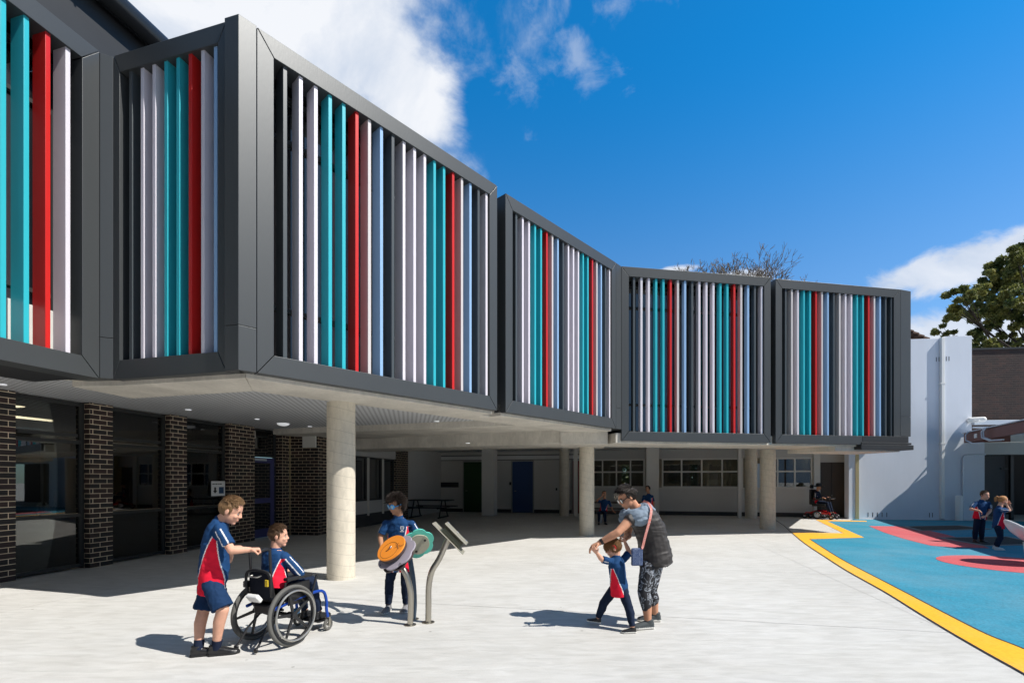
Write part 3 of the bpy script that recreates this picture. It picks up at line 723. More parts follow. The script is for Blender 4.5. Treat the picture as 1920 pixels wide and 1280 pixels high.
# downlights in the ceilings
def downlight(u, v, z, r, dome=False):
    p = gp_z(u, v, z); b = MB()
    if dome: b.ell((p.x,p.y,z), (r,r,r*.45), n=24, k=10)
    else: b.lathe((p.x,p.y,z-.012), [(r,0),(r,.012)], 20)
    b.build('downlight', M['lamp_white'], SB, smooth=True)
def gp_z(u, v, z):
    Y = F*(z-CH)/(HZ-v); return V(((u-CX)/F*Y, Y, z))
downlight(531, 793.5, 2.868, .14, True)
for u, v in ((353,767.5),(482,785),(581,799),(600,802),(4,720)): downlight(u, v, 2.866, .05)
for u, v, z in ((819,789,2.868),(985,838,2.87),(1190,834,2.87),(877,830,2.45)): downlight(u, v, z, .055)
# sign in the third window
sg = MB(); sg.obox(wp(3.74,-.105,1.16), wd*.40, wo*.004, Z*.34)
so = tag(sg.build('window_sign', M['white'], None, origin=wp(3.94,-.1,1.16), bevel=.002), 'white card with a black down arrow stuck on the third ground floor window', 'sign')
b = MB(); q = lambda s, z: wp(3.74+s, -.0995, 1.16+z)
b.ext([q(.105,.06),q(.045,.12),q(.08,.12),q(.08,.20),q(.13,.20),q(.13,.12),q(.165,.12)], wo*.002); b.build('arrow', M['black'], so)
b = MB(); b.obox(q(.215,.055), wd*.14, wo*.002, Z*.15); b.build('emblem', mat('dark_blue_print', (.02,.06,.14)), so)
b = MB(); x = .03
for wdt in (.055,.035,.06,.02,.045,.06):
    b.obox(q(x,.265), wd*(wdt-.012), wo*.002, Z*.022); x += wdt
b.build('print_line', M['black'], so)

# ------------------------------------------------------------------ right hand side: rendered wall, brick building, awning
ww = V((13.17,18.92,0)); wt = V((.995,-.10,0)).normalized(); wn = V((wt.y,-wt.x,0)); wt = wt*1.057
def wv(s, n=0, z=0): return ww+wt*s+wn*n+Z*z
RW_ = thing('rendered_wall', 'tall white rendered wall at the end of the louvred block', 'wall', wv(2,0,0))
b = MB(); b.obox(wv(0,-.3,0), wt*3.24, wn*.3, Z*6.97); b.build('wall_panel', M['render'], RW_, bevel=.01)
b = MB(); b.obox(wv(3.2,-.3,0), wt*.93, wn*.37, Z*7.02); b.obox(wv(4.13,-.3,0), wt*.43, wn*.36, Z*3.35); b.build('projecting_panel', M['render'], RW_, bevel=.01)
for s0, z0 in [(2.98+.09*i, 6.08) for i in range(2)]+[(3.27+.09*i, 6.08) for i in range(2)]+[(.66+.16*i,.10) for i in range(5)]+[(2.75+.1*i,.1) for i in range(2)]:
    b = MB(); n_ = .003 if s0 < 3.2 else .073
    b.obox(wv(s0,n_-.002,z0), wt*.022, wn*.004, Z*.17); b.build('weep_slot', M['grey_dark'], RW_)
b = MB(); b.obox(wv(3.09,.0,.05), wt*.11, wn*.12, Z*6.93); dp = tag(b.build('downpipe', M['white'], None, origin=wv(3.14,0,0), bevel=.012), 'square white downpipe up the middle of the rendered wall', 'pipe')
for zz in (.9,2.9,5.2):
    b = MB(); b.obox(wv(3.06,.0,zz), wt*.17, wn*.128, Z*.04); b.build('pipe_bracket', M['white'], dp)
b = MB(); s = 3.80; path = [wv(s,.11,.0), wv(s,.11,2.30)]+[wv(s+.18-.18*math.cos(a),.11,2.30+.18*math.sin(a)) for a in [i*math.pi/12 for i in range(1,7)]]+[wv(s+.75,.11,2.50)]
b.tube(path, .03, 10); cp = tag(b.build('conduit_pipe', M['zinc'], None, smooth=True, origin=wv(s,.1,0)), 'thin grey conduit bending over at the top beside the white bollard', 'pipe')
for zz in (.7,1.9):
    b = MB(); b.obox(wv(s-.05,.065,zz), wt*.1, wn*.08, Z*.025); b.build('pipe_bracket', M['zinc'], cp)
b = MB(); c = wv(3.55,.28,0); b.lathe(c, [(.105,0),(.105,.90),(.09,.94),(.0,.95)], 28); b2 = b.build('bollard', M['white'], None, smooth=True, origin=c)
tag(b2, 'short round white bollard at the foot of the rendered wall', 'bollard')
# floodlight
fl = thing('floodlight', 'white tube floodlight on the corner of the rendered wall above the awning', 'light', wv(4.1,.1,3.72))
b = MB(); b.tube([wv(3.98,.10,3.70), wv(4.0,.16,3.72), wv(4.02,.55,3.74)], .035, 10); b.build('bracket', M['white'], fl, smooth=True)
b = MB(); b.cone(wv(4.0,.16,3.80), .10, wv(4.30,.34,3.80), .10, 18); b.build('lamp_body', M['white'], fl, smooth=True)
BB = thing('brick_building', 'dark brown brick building with an open bay below its awning', 'building', wv(8,-3,0))
b = MB(); b.obox(wv(4.10,-8.5,3.3), wt*14, wn*8.35, Z*3.22); uv_shift[0]=.1; b.build('brick_wall', M['brick_old'], BB, uv=True); uv_shift[0]=0
b = MB(); b.obox(wv(4.08,-.2,6.52), wt*14.1, wn*.09, Z*.07); b.build('coping', M['dark'], BB)
b = MB(); b.obox(wv(4.14,.07,3.62), wt*12, wn*.10, Z*.17); b.obox(wv(4.14,.06,3.50), wt*.9, wn*.08, Z*.05); b.build('flashing', M['zinc'], BB, bevel=.006)
M['bay'] = mat('grey_bay_wall', (.075,.072,.075), rough=.85)
b = MB(); b.obox(wv(4.57,-.3,2.50), wt*9, wn*.33, Z*.9); b.build('header_wall', M['grey_wall'], BB)
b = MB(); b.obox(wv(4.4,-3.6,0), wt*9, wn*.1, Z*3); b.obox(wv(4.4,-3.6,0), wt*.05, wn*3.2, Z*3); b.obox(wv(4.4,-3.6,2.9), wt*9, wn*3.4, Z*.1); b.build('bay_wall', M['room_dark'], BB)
b = MB(); b.obox(wv(4.58,-.5,.12), wt*1.05, wn*.05, Z*2.36); b.build('roller_door', M['bay'], BB)
b = MB(); b.obox(wv(5.7,-.4,0), wt*.10, wn*.1, Z*2.5); b.obox(wv(5.45,-.42,1.95), wt*.3, wn*.06, Z*.05); b.build('bay_post', M['black'], BB)
# awning
AW = thing('awning', 'sheet metal awning with a red brown fascia beam at the right edge', 'awning', (16.9,18.05,3))
E0 = V((16.72,17.90,0)); E1 = V((12.07,8.35,0)); et = (E1-E0).normalized(); en = V((et.y,-et.x,0))
if en.x < 0: en = -en
b = MB(); Le = (E1-E0).length
b.obox(E0+Z*2.90, et*Le, en*.06, Z*.34); b.obox(E0+Z*2.90+en*.061, en*1.2, et*.06, Z*.34); b.build('fascia_beam', M['rust'], AW, bevel=.006)
b = MB(); b.ext([E0-en*.06-et*.05+Z*3.25, E1-en*.06+Z*3.25, E1+en*9+Z*3.25, wv(11.5,.10,3.25), wv(4.2,.10,3.25)], Z*.03); b.build('roof_sheet', M['zinc'], AW)
for k in (.6, 1.9, 2.05):
    b = MB(); c = E0+et*k-en*.05
    b.tube([c+Z*3.27, c+Z*3.15-en*.08, c+Z*2.95-en*.08+et*.02, c+Z*2.83+en*.05+et*.2, c+Z*2.80+en*.1+et*.9], .022, 8); b.build('cable_loop', M['zinc'], AW, smooth=True)
b = MB(); b.obox(E0+et*.95-en*.02+Z*3.0, et*.22, en*.02, Z*.15); b.build('junction_box', M['white'], AW, bevel=.004)
for k in (7.5, 10.5):
    b = MB(); c = E0+et*k+en*.1; b.tube([c, c+Z*2.9], .05, 12); b.build('awning_post', M['rust'], AW)
# wing added across the court to block sky light (seen in the window reflections)
OP = thing('added_opposite_wing', 'brown brick wing added out of view across the court to block sky light', 'building', (-2,-14,0))
b = MB(); b.prism([(-26,-11),(9,-15.5),(9,-26),(-26,-26)], 0, 8.0); b.build('brick_wall', M['brick_old'], OP, uv=True)
b = MB(); b.prism([(-26.5,-10.6),(9.5,-15.1),(9.5,-26.4),(-26.5,-26.4)], 8.01, 8.3); b.build('roof', M['dark'], OP)
for i in range(9):
    x = -22+3.4*i; y = -11.03-(x+26)*.1286+.06
    b = MB(); b.obox((x,y,1.0), V((2.0,-.257,0)), V((0,.03,0)), Z*1.5); b.obox((x,y,4.4), V((2.0,-.257,0)), V((0,.03,0)), Z*1.5); b.build('window', M['glass_dark'], OP)
LW = thing('added_side_wing', 'dark clad wing added behind the viewpoint, on from the louvred block, to block sky light', 'building', (-13,-4,0))  # out-of-view wing added to keep sky light off the left side
b = MB(); b.prism([(-7.0,.9),(-9.8,-10),(-20,-10),(-14,.9)], 0, 7.9); b.build('cladding', M['dark'], LW)
# ------------------------------------------------------------------ trees
leaf_m = []
def mat_leaf(name, a, b_):
    m, nt, b = _nt(name)
    oi = N(nt, 'ShaderNodeTexCoord'); n = N(nt, 'ShaderNodeTexNoise'); n.inputs['Scale'].default_value = 1.1; n.inputs['Detail'].default_value = 5
    nt.links.new(oi.outputs['Object'], n.inputs['Vector'])
    r = N(nt, 'ShaderNodeValToRGB'); r.color_ramp.elements[0].position = .35; r.color_ramp.elements[1].position = .68
    r.color_ramp.elements[0].color = rgba(a); r.color_ramp.elements[1].color = rgba(b_)
    nt.links.new(n.outputs['Fac'], r.inputs[0]); nt.links.new(r.outputs[0], b.inputs['Base Color'])
    b.inputs['Roughness'].default_value = .5
    tl = N(nt, 'ShaderNodeBsdfTranslucent'); nt.links.new(r.outputs[0], tl.inputs[0]); ms = N(nt, 'ShaderNodeMixShader'); ms.inputs[0].default_value = .35
    nt.links.new(b.outputs[0], ms.inputs[1]); nt.links.new(tl.outputs[0], ms.inputs[2]); nt.links.new(ms.outputs[0], nt.nodes['Material Output'].inputs[0])
    return m
rng = random.Random(3)
def rvec(r=rng):
    while True:
        p = V((r.uniform(-1,1), r.uniform(-1,1), r.uniform(-1,1)))
        if .01 < p.length < 1: return p
def leaf_mesh(mb, clumps, per, size):
    for c, r in clumps:
        # each clump is a lumpy spray of small twigs carrying leaves
        n = int(per*(r**1.7))
        subs = [c+V((d.x*r, d.y*r, d.z*r*.8)) for d in (rvec() for _ in range(max(6, int(13*r))))]
        for _ in range(n):
            s = rng.choice(subs); d = rvec(); rr = r*.34
            p = s+V((d.x*rr, d.y*rr, d.z*rr*.75))
            a = rvec().normalized(); b_ = a.cross(rvec()).normalized(); l = size*rng.uniform(.6,1.3); w = l*.42
            mb.add([p-a*l*.5, p+b_*w*.5, p+a*l*.5, p-b_*w*.5], [(0,1,2,3)])
TY = 30.0
cl = [(1905,482,20),(1882,503,24),(1915,522,25),(1853,521,18),(1868,545,22),(1836,541,13),(1800,553,18),(1822,558,18),(1785,577,15),(1776,602,12),(1764,623,13),(1803,590,15),(1832,588,19),(1856,578,22),(1882,574,24),(1912,560,25),(1846,613,15),(1872,602,17),(1902,603,24),(1917,641,18),(1882,638,15),(1843,646,12),(1780,632,12),(1800,640,13),(1822,630,15),(1858,648,15),(1812,650,12),(1900,655,16),(1950,500,38),(1962,560,42),(1995,605,42),(1938,462,26),(2005,520,48),(1955,640,34),(2010,450,40)]
clumps = [(px(u, v, TY+rng.uniform(-2.4,2.4)), r*1.12*TY/F) for u, v, r in cl]
tr = thing('evergreen_tree', 'large dense evergreen tree rising behind the white wall and brick building', 'tree', (33,TY,0))
b = MB(); leaf_mesh(b, clumps, 3000, .25); b.build('crown', mat_leaf('glossy_fig_leaf', (.065,.10,.026), (.34,.33,.09)), tr)
b = MB(); tb = V((33.2,TY,0)); fork = V((32.4,TY,7.5))
b.tube([tb, tb+V((-.2,0,3)), fork], [.75,.6,.5], 12)
for ci, (c, r) in enumerate(clumps):
    if ci % 2: continue
    d = c-fork; mid = fork+d*.5+V((rng.uniform(-.9,.9), rng.uniform(-.8,.8), (rng.uniform(-.18,.02))*d.length)); q = fork+d*.25+V((0,0,-.06*d.length))
    b.tube([fork, q, mid, c], [.17,.11,.065,.02], 6)
    for _ in range(5):
        e = c+V([x*r*.9 for x in rvec()]); b.tube([mid+(c-mid)*rng.random(), e], [.028,.010], 4)
b.build('trunk', M['bark_dark'], tr, smooth=True)

bt = thing('bare_tree', 'leafless winter tree branching above the roof of the louvred block', 'tree', px(1352,900,33)-Z*1.52)
b = MB(); rg = random.Random(11)
def branch(p, d, L, r, lev):
    n = 3; pts = [p]; q = p
    for i in range(n):
        d = (d+V((rg.gauss(0,.11), rg.gauss(0,.11), rg.gauss(.05,.08)))).normalized(); q = q+d*L/n; pts.append(q)
    b.tube(pts, [r*(1-.45*i/n) for i in range(n+1)], 5 if lev < 3 else 3, caps=False)
    if lev >= 9: return
    k = 3 if lev in (0,2,3,5) else 2
    for i in range(k):
        ax = d.orthogonal().normalized(); ax.rotate(Matrix.Rotation(rg.uniform(0,6.28), 3, d))
        nd = (d*1.0+ax*rg.uniform(.35,.85)).normalized()
        branch(pts[-1] if i < 2 else pts[-2], nd, L*rg.uniform(.66,.84), max(.015, r*.64), lev+1)
base = V(bt.location)
b.tube([base, base+Z*6.4], [.36,.26], 8)
for k in range(8):
    a = k*.785; branch(base+Z*(5.7+.12*k), V((math.cos(a)*.31, math.sin(a)*.30, 1)).normalized(), 2.5+.2*(k%3), .15, 1)
b.build('trunk', M['bark'], bt, smooth=False)

hs = thing('tiled_house', 'neighbouring house with an old tiled roof just showing over the white wall', 'house', (17,26,0))
b = MB(); b.box(13.6,20.0,24.4,31,0,8.55); b.build('house_wall', M['grey_wall'], hs)
b = MB()
for i in range(14):     # overlapping tile courses on the right hand slope
    t0, t1 = i/14, (i+1)/14
    x0, z0, x1, z1 = 17+3.7*t0, 10.25-1.72*t0, 17+3.7*t1, 10.25-1.72*t1
    b.ext([V((x0,24,z0+.02)),V((x1+.04,24,z1+.06)),V((x1+.04,24,z1-.0)),V((x0,24,z0-.08))], V((0,7.4,0)))
b.ext([V((17,24,10.25)),V((13.2,24,8.5)),V((13.2,24,8.4)),V((17,24,10.15))], V((0,7.4,0))); b.build('roof', M['tile'], hs)

# ------------------------------------------------------------------ play equipment
M['orange'] = mat('orange_hdpe', (.85,.27,.022), rough=.45, var=.04)
M['mauve'] = mat('mauve_grey_hdpe', (.34,.31,.36), rough=.45, var=.04)
M['mint'] = mat('mint_hdpe', (.09,.47,.38), rough=.45, var=.04)
M['olive'] = mat('olive_grey_hdpe', (.33,.32,.25), rough=.5, var=.05)
M['darkedge'] = mat('dark_drum_shell', (.05,.035,.035), rough=.5)
def frame_of(n, up=Z):
    n = V(n).normalized(); a = up.cross(n).normalized(); return n, a, n.cross(a)
def disc(mb, c, n, prof, th, mi=0, k=72):
    n, a, b_ = frame_of(n); pts = [V(c)+a*(prof(t)*math.cos(t))+b_*(prof(t)*math.sin(t)) for t in [2*math.pi*i/k for i in range(k)]]
    return mb.ext(pts, -n*th, mi)
def petals(R, n, amp, ph=0): return lambda t: R*(1-amp+amp*abs(math.cos((t+ph)*n/2))**.7)
# drum flower with orange disc
Y1 = 5.08; c1 = px(733,1026,Y1); n1 = V((-.40,-.60,.70)).normalized()
fl1 = thing('drum_flower', 'musical flower with an orange drum disc on a curved steel stalk', 'play instrument', px(769,1171,5.09)*1.0, None); fl1.location.z = 0
b = MB(); disc(b, c1-n1*.06+V((.022,0,-.012)), n1, petals(.228,7,.13,.3), .018); b.build('petal_sheet', M['mauve'], fl1, bevel=.004)
b = MB(); disc(b, c1-n1*.10+V((.01,0,-.03)), n1, petals(.205,7,.15,.75), .02); b.build('back_sheet', M['darkedge'], fl1, bevel=.003)
b = MB(); disc(b, c1-n1*.016, n1, lambda t: .160, .038); b.build('drum_shell', M['darkedge'], fl1)
b = MB(); disc(b, c1, n1, lambda t: .166, .016); od = b.build('drum_disc', M['orange'], fl1, bevel=.004)
nn, aa, bb = frame_of(n1)
b = MB(); b.ell(c1+n1*.006, (.016,.016,.012), aa, bb, nn); b.build('centre_bolt', M['chrome'], od, smooth=True)
M['ink'] = mat('dark_engraving', (.16,.06,.015), rough=.7)
b = MB(); b.torus(c1+n1*.001-bb*.035, nn, .105, .0018, 48, 6)
rr = random.Random(5)
for i in range(5):      # scribbled child-like engraving
    p = c1+n1*.001+aa*(.055+.02*i)+bb*(.03+.01*math.sin(i*2)); pts = [p+aa*(.018*math.sin(k*1.3+i))+bb*(.014*k-.03) for k in range(5)]
    b.tube(pts, .0017, 5)
b.tube([c1+n1*.001-aa*.035-bb*.05, c1+n1*.001-aa*.01-bb*.035], .006, 6)
b.build('engraving', M['ink'], od)
def stalk(pts, r, name, parent, m):
    b = MB(); b.tube(smooth_poly([V(p) for p in pts], 6), r, 18); o = b.build(name, m, parent, smooth=True)
    c = V((pts[0][0], pts[0][1], 0)); b = MB(); b.lathe(c, [(r*2.1,0),(r*2.1,.006),(r*1.3,.010)], 24); b.build('base_flange', M['steel'], parent, smooth=True)
    return o
g0 = px(769,1171,5.09); g0.z = 0
stalk([g0, px(770,1145,5.09), px(770,1111,5.09), px(764,1083,5.09), px(755,1064,5.10), c1-n1*.09+V((.03,.02,-.06))], .030, 'stalk', fl1, M['steel'])
for k in (2.0, 4.2, 5.6):
    b = MB(); b.ell(c1-n1*.055+V((.022,0,-.012))+(aa*math.cos(k)+bb*math.sin(k))*.205, (.007,.007,.005)); b.build('bolt', M['black'], fl1)
# chime flower, mint petals, seen from behind
Y2 = 5.36; c2 = px(785,1021,Y2); n2 = V((.38,-.80,-.38)).normalized()
fl2 = thing('chime_flower', 'musical flower with mint petals and an olive centre behind the orange one', 'play instrument', (px(775,1163,5.30).x,5.30,0))
b = MB(); disc(b, c2-n2*.02, n2, petals(.185,6,.14,.5), .02); b.build('petal_sheet', M['mint'], fl2, bevel=.004)
b = MB(); disc(b, c2, n2, petals(.125,6,.04,.2), .018); oc = b.build('centre_disc', M['olive'], fl2, bevel=.004)
nn, aa, bb = frame_of(n2)
for k, rr_ in ((.7,.085),(2.6,.09),(4.5,.085)):
    b = MB(); disc(b, c2+n2*.004+(aa*math.cos(k)+bb*math.sin(k))*rr_, n2, lambda t: .014, .006, k=20); b.build('bolt', M['black'], oc)
g0 = V((px(775,1163,5.30).x,5.30,0))
M['blue_steel'] = mat('blue_grey_sleeve', (.06,.09,.13), rough=.35, metal=.5)
stalk([g0, px(777,1130,5.30), px(775,1090,5.30), px(770,1055,5.31), px(768,1042,5.32)], .028, 'stalk', fl2, M['blue_steel'])
b = MB(); b.tube([px(768,1044,5.32), px(766.5,1032,5.335), c2-n2*.02+V((-.075,.0,-.03))], .026, 16); b.build('stalk_collar', M['steel'], fl2, smooth=True)
# tilted double panel
Y3 = 5.2; c3 = px(846,1004,Y3); n3 = V((.71,.0,.70)).normalized()
pa = thing('panel_instrument', 'tilted twin sheet metal instrument on a curved steel stalk', 'play instrument', (px(803,1166,5.18).x,5.18,0))
nn = n3; ax = V((.72,0,-.70)).normalized(); ax = (ax-nn*ax.dot(nn)).normalized(); bx = nn.cross(ax)
def plate(c, la, lb, name, m):
    b = MB(); b.obox(V(c)-ax*la/2-bx*lb/2-nn*.005, ax*la, bx*lb, nn*.010); return b.build(name, m, pa, bevel=.003)
M['plate'] = mat('champagne_plate', (.55,.52,.42), rough=.35, metal=.6, var=.05)
plate(c3-nn*.025+V((-.008,0,-.003)), .46, .20, 'rear_plate', M['plate']); plate(c3+nn*.040+V((.03,0,-.0)), .32, .20, 'front_plate', M['plate'])
b = MB(); b.obox(c3-ax*.11-bx*.085-nn*.015, ax*.26, bx*.17, nn*.040); b.build('chime_box', mat('dark_green_box', (.07,.075,.05), rough=.5), pa)
for q in (-.14,.0,.13):
    b = MB(); b.ell(c3+nn*.056+ax*q+V((.03,0,0)), (.009,.009,.009)); b.ell(c3-nn*.048+ax*q, (.011,.011,.011)); b.build('bolt', M['chrome'], pa)
g0 = V((px(803,1166,5.18).x,5.18,0))
stalk([g0, px(803.5,1135,5.18), px(804,1099,5.18), px(810,1070,5.18), px(824,1046,5.19), c3-nn*.05], .032, 'stalk', pa, M['steel'])
# spinner dish
sd = thing('spinner_dish', 'tilted white spinner dish over the red disc at the right edge', 'spinner', (9.42,8.75,0))
sc_ = V((9.40,8.75,.50)); sn = V((.50,-.30,.80)).normalized(); nn, aa, bb = frame_of(sn); vs = []; fs = []; kk = 48
prof = [(0,-.085),(.15,-.08),(.28,-.055),(.38,-.008),(.425,.022),(.445,.024),(.44,.002),(.39,-.035),(.29,-.085),(.15,-.11),(0,-.12)]
for r, h in prof:
    for j in range(kk):
        t = 2*math.pi*j/kk; vs.append(sc_+(aa*math.cos(t)+bb*math.sin(t))*max(r,.002)+nn*h)
for i in range(len(prof)-1):
    for j in range(kk): fs.append((i*kk+j, i*kk+(j+1)%kk, (i+1)*kk+(j+1)%kk, (i+1)*kk+j))
b = MB(); b.add(vs, fs); b.build('dish', mat('white_dish_plastic', (.62,.60,.60), rough=.35, var=.08), sd, smooth=True)
b = MB(); b.torus(sc_+nn*.03, nn, .435, .018, 56, 10); b.build('rim', M['white'], sd, smooth=True)
b = MB(); b.tube([V((9.42,8.75,0)), sc_-nn*.115], [.09,.05], 20); b.build('pedestal', M['steel'], sd, smooth=True)

# ------------------------------------------------------------------ tables in the undercroft
def picnic(label, c, ang, L=1.9, m=M['black'], both=True, legm=None, h=.73):
    t = thing('picnic_table', label, 'table', (c[0],c[1],0), None)
    d = V((math.cos(ang), math.sin(ang), 0)); n = V((-d.y, d.x, 0)); c = v3(c); legm = legm or m
    b = MB()
    for i in range(5): b.obox(c-d*L/2+n*(-.36+.148*i)+Z*(h-.04), d*L, n*.135, Z*.04)
    b.build('table_top', m, t, bevel=.005)
    for s in (-1,1) if both else (1,):
        b = MB()
        for i in range(2): b.obox(c-d*L/2+n*(s*.72-.15+.155*i)+Z*.42, d*L, n*.14, Z*.04)
        b.build('bench', m, t, bevel=.005)
    for s in (-1,1):
        e = c+d*s*(L/2-.35); b = MB()
        b.tube([e-n*.62+Z*.025, e-n*.2+Z*.025, e+n*.2+Z*.025, e+n*.62+Z*.025], .028, 10)
        b.tube([e-n*.72+Z*.40, e+n*.72+Z*.40], .024, 10)
        b.tube([e-n*.5+Z*.02, e-n*.18+Z*(h-.03)], .026, 10); b.tube([e+n*.5+Z*.02, e+n*.18+Z*(h-.03)], .026, 10)
        b.build('leg_frame', legm, t, smooth=True)
    return t
picnic('black picnic table with two benches near the dark notice board', (px(803,0,19.6).x,19.9), -.2)
picnic('picnic table with pale tube legs behind the nearer middle column', (px(1160,0,17.6).x,17.75), -.2, 1.9, mat('brown_bench_slats', (.07,.045,.035)), True, M['zinc'])

hg = thing('hedge', 'leafy hedge outside seen through the far windows of the undercroft rooms', 'hedge', (9,31,0))
b = MB(); leaf_mesh(b, [(V((x, 31+rng.uniform(-.5,.5), zz+rng.uniform(-.3,.3))), 1.5) for x in range(0,22,2) for zz in (.9,2.6,4.2)], 420, .34); b.build('foliage', mat_leaf('hedge_leaf', (.05,.10,.02), (.26,.27,.05)), hg)
b = MB()
for x in range(0,22,2): b.tube([V((x,31,0)), V((x+.2,31,2.5))], .08, 6)
b.build('stems', M['bark_dark'], hg)
# ------------------------------------------------------------------ people
from mathutils import noise as mnoise
def remesh(mb, voxel, smooth=3, fac=.5, wr=0.0, ws=(10,10,15), seed=0):
    me = bpy.data.meshes.new('tmp'); me.from_pydata([tuple(p) for p in mb.v], [], mb.f)
    o = bpy.data.objects.new('tmp', me); COL.objects.link(o)
    r = o.modifiers.new('r', 'REMESH'); r.mode = 'VOXEL'; r.voxel_size = voxel; r.adaptivity = 0
    if smooth:
        s = o.modifiers.new('s', 'SMOOTH'); s.factor = fac; s.iterations = smooth
    dg = bpy.context.evaluated_depsgraph_get(); out = bpy.data.meshes.new_from_object(o.evaluated_get(dg))
    bpy.data.objects.remove(o); bpy.data.meshes.remove(me)
    if wr:      # cloth folds
        off = []
        for v in out.vertices:
            p = V((v.co.x*ws[0]+seed, v.co.y*ws[1], v.co.z*ws[2]))
            q = p+mnoise.noise_vector(p*.6)*1.3
            h = 1-2*abs(mnoise.noise(q))
            off.append(v.normal*(wr*(h-.45)+wr*.5*mnoise.noise(p*2.3)))
        for v, d_ in zip(out.vertices, off): v.co += d_
    return out
def mesh_part(name, me, mats, parent, color=None, smooth=True):
    org = wloc(parent)
    if not isinstance(mats, (list,tuple)): mats = [mats]
    me.materials.clear()
    for m in mats: me.materials.append(m)
    if color: me.polygons.foreach_set('material_index', [color(p.center) for p in me.polygons])
    me.transform(Matrix.Translation(-org))
    if smooth: me.polygons.foreach_set('use_smooth', [True]*len(me.polygons))
    return link(name, me, parent)
SK = dict(fair=mat_skin('fair_skin', (.66,.36,.25)), tan=mat_skin('tanned_skin', (.52,.26,.16)), olive=mat_skin('olive_skin', (.40,.21,.125)))
navy = mat_cloth('navy_polo_cloth', (.012,.050,.14)); redc = mat_cloth('red_polo_cloth', (.70,.014,.04)); piping = mat_cloth('white_piping', (.75,.74,.74), bump=.1)
navy_s = mat_cloth('navy_shorts_cloth', (.010,.032,.085)); navy_p = mat_cloth('dark_navy_trousers', (.011,.019,.042))
grey_hood = mat_cloth('grey_marl_hood', (.20,.25,.31), bump=.6, bscale=30); vestc = mat_cloth('black_quilted_nylon', (.032,.028,.027), bump=.6, bscale=9)
vestc.node_tree.nodes['Principled BSDF'].inputs['Roughness'].default_value = .62; vestc.node_tree.nodes['Principled BSDF'].inputs['Specular IOR Level'].default_value = .5
legging = mat_pattern('black_leggings_with_white_scrolls', (.016,.016,.02), (.42,.46,.52), 9, (.50,.54))
shoe_k = mat('black_leather_shoe', (.014,.014,.015), rough=.35); shoe_g = mat('grey_sports_shoe', (.20,.20,.21), rough=.7); shoe_d = mat('dark_grey_knit_shoe', (.055,.065,.07), rough=.8); shoe_w = mat('white_sports_shoe', (.62,.62,.60), rough=.6)
sole_w = mat('white_rubber_sole', (.68,.67,.63), rough=.7); sole_k = mat('black_rubber_sole', (.012,.012,.012), rough=.7)
sock = mat_cloth('dark_navy_sock', (.012,.018,.04))
def hair_mat(n, c): 
    m = mat(n, c, rough=.6, var=.45, vscale=55, spec=.22); return m
HAIR = dict(sandy=hair_mat('sandy_brown_hair', (.21,.125,.062)), brown=hair_mat('brown_hair', (.085,.048,.026)), dark=hair_mat('dark_curly_hair', (.028,.020,.016)), salt=hair_mat('dark_greying_hair', (.022,.016,.013)), tips=hair_mat('bleached_hair_tips', (.50,.43,.33)), ginger=hair_mat('strawberry_blonde_hair', (.42,.20,.075)), lbrown=hair_mat('light_brown_bob_hair', (.20,.105,.045)))
eye_w = mat('eye_white', (.42,.40,.38), rough=.3); eye_d = mat('dark_iris', (.02,.014,.01), rough=.25); lip = mat('lip_skin', (.42,.15,.12), rough=.5); brow_m = mat('eyebrow_hair', (.07,.045,.03), rough=.8)

def basis(f, u=Z):
    f = V(f).normalized(); r = f.cross(V(u)).normalized(); return f, r, r.cross(f)
def hand(mb, w, d, pn, k, curl=.35, thumb=1, spread=.06):
    d = V(d).normalized(); pn = V(pn); pn = (pn-d*pn.dot(d)).normalized(); s = d.cross(pn)*thumb
    mb.loft([(w-d*.012*k, s, .026*k, pn, .020*k), (w+d*.018*k, s, .034*k, pn, .019*k), (w+d*.06*k, s, .041*k, pn, .017*k), (w+d*.092*k, s, .039*k, pn, .014*k)], n=14)
    mb.ell(w+d*.035*k+s*.022*k+pn*.008*k, (.024*k,.030*k,.016*k), s, d, pn, n=10, k=6)
    for i, L in enumerate((.070,.080,.074,.058)):
        off = .030-.0205*i; p = w+d*(.088-.004*abs(i-1.3))*k+s*off*k; a = 0
        dd0 = (d+s*(spread*(1.3-i))).normalized()
        for seg, fr in enumerate((.44,.31,.25)):
            a += curl*(1.0,1.15,.8)[seg]*(1+.06*i)
            dd = dd0*math.cos(a)+pn*math.sin(a); q = p+dd*L*fr*k
            rr = max(.0060, .0092*k)*(1-.10*seg); mb.cone(p, rr, q, rr*.93, n=8); p = q
    p = w+d*.022*k+s*.034*k; t1 = (d*.62+s*.72+pn*.35).normalized(); q = p+t1*.042*k; mb.cone(p, .0125*k, q, .0105*k, n=8)
    t2 = (d*.9+s*.22+pn*(.3+curl*.6)).normalized(); mb.cone(q, .0105*k, q+t2*.034*k, max(.0058,.0085*k), n=8)
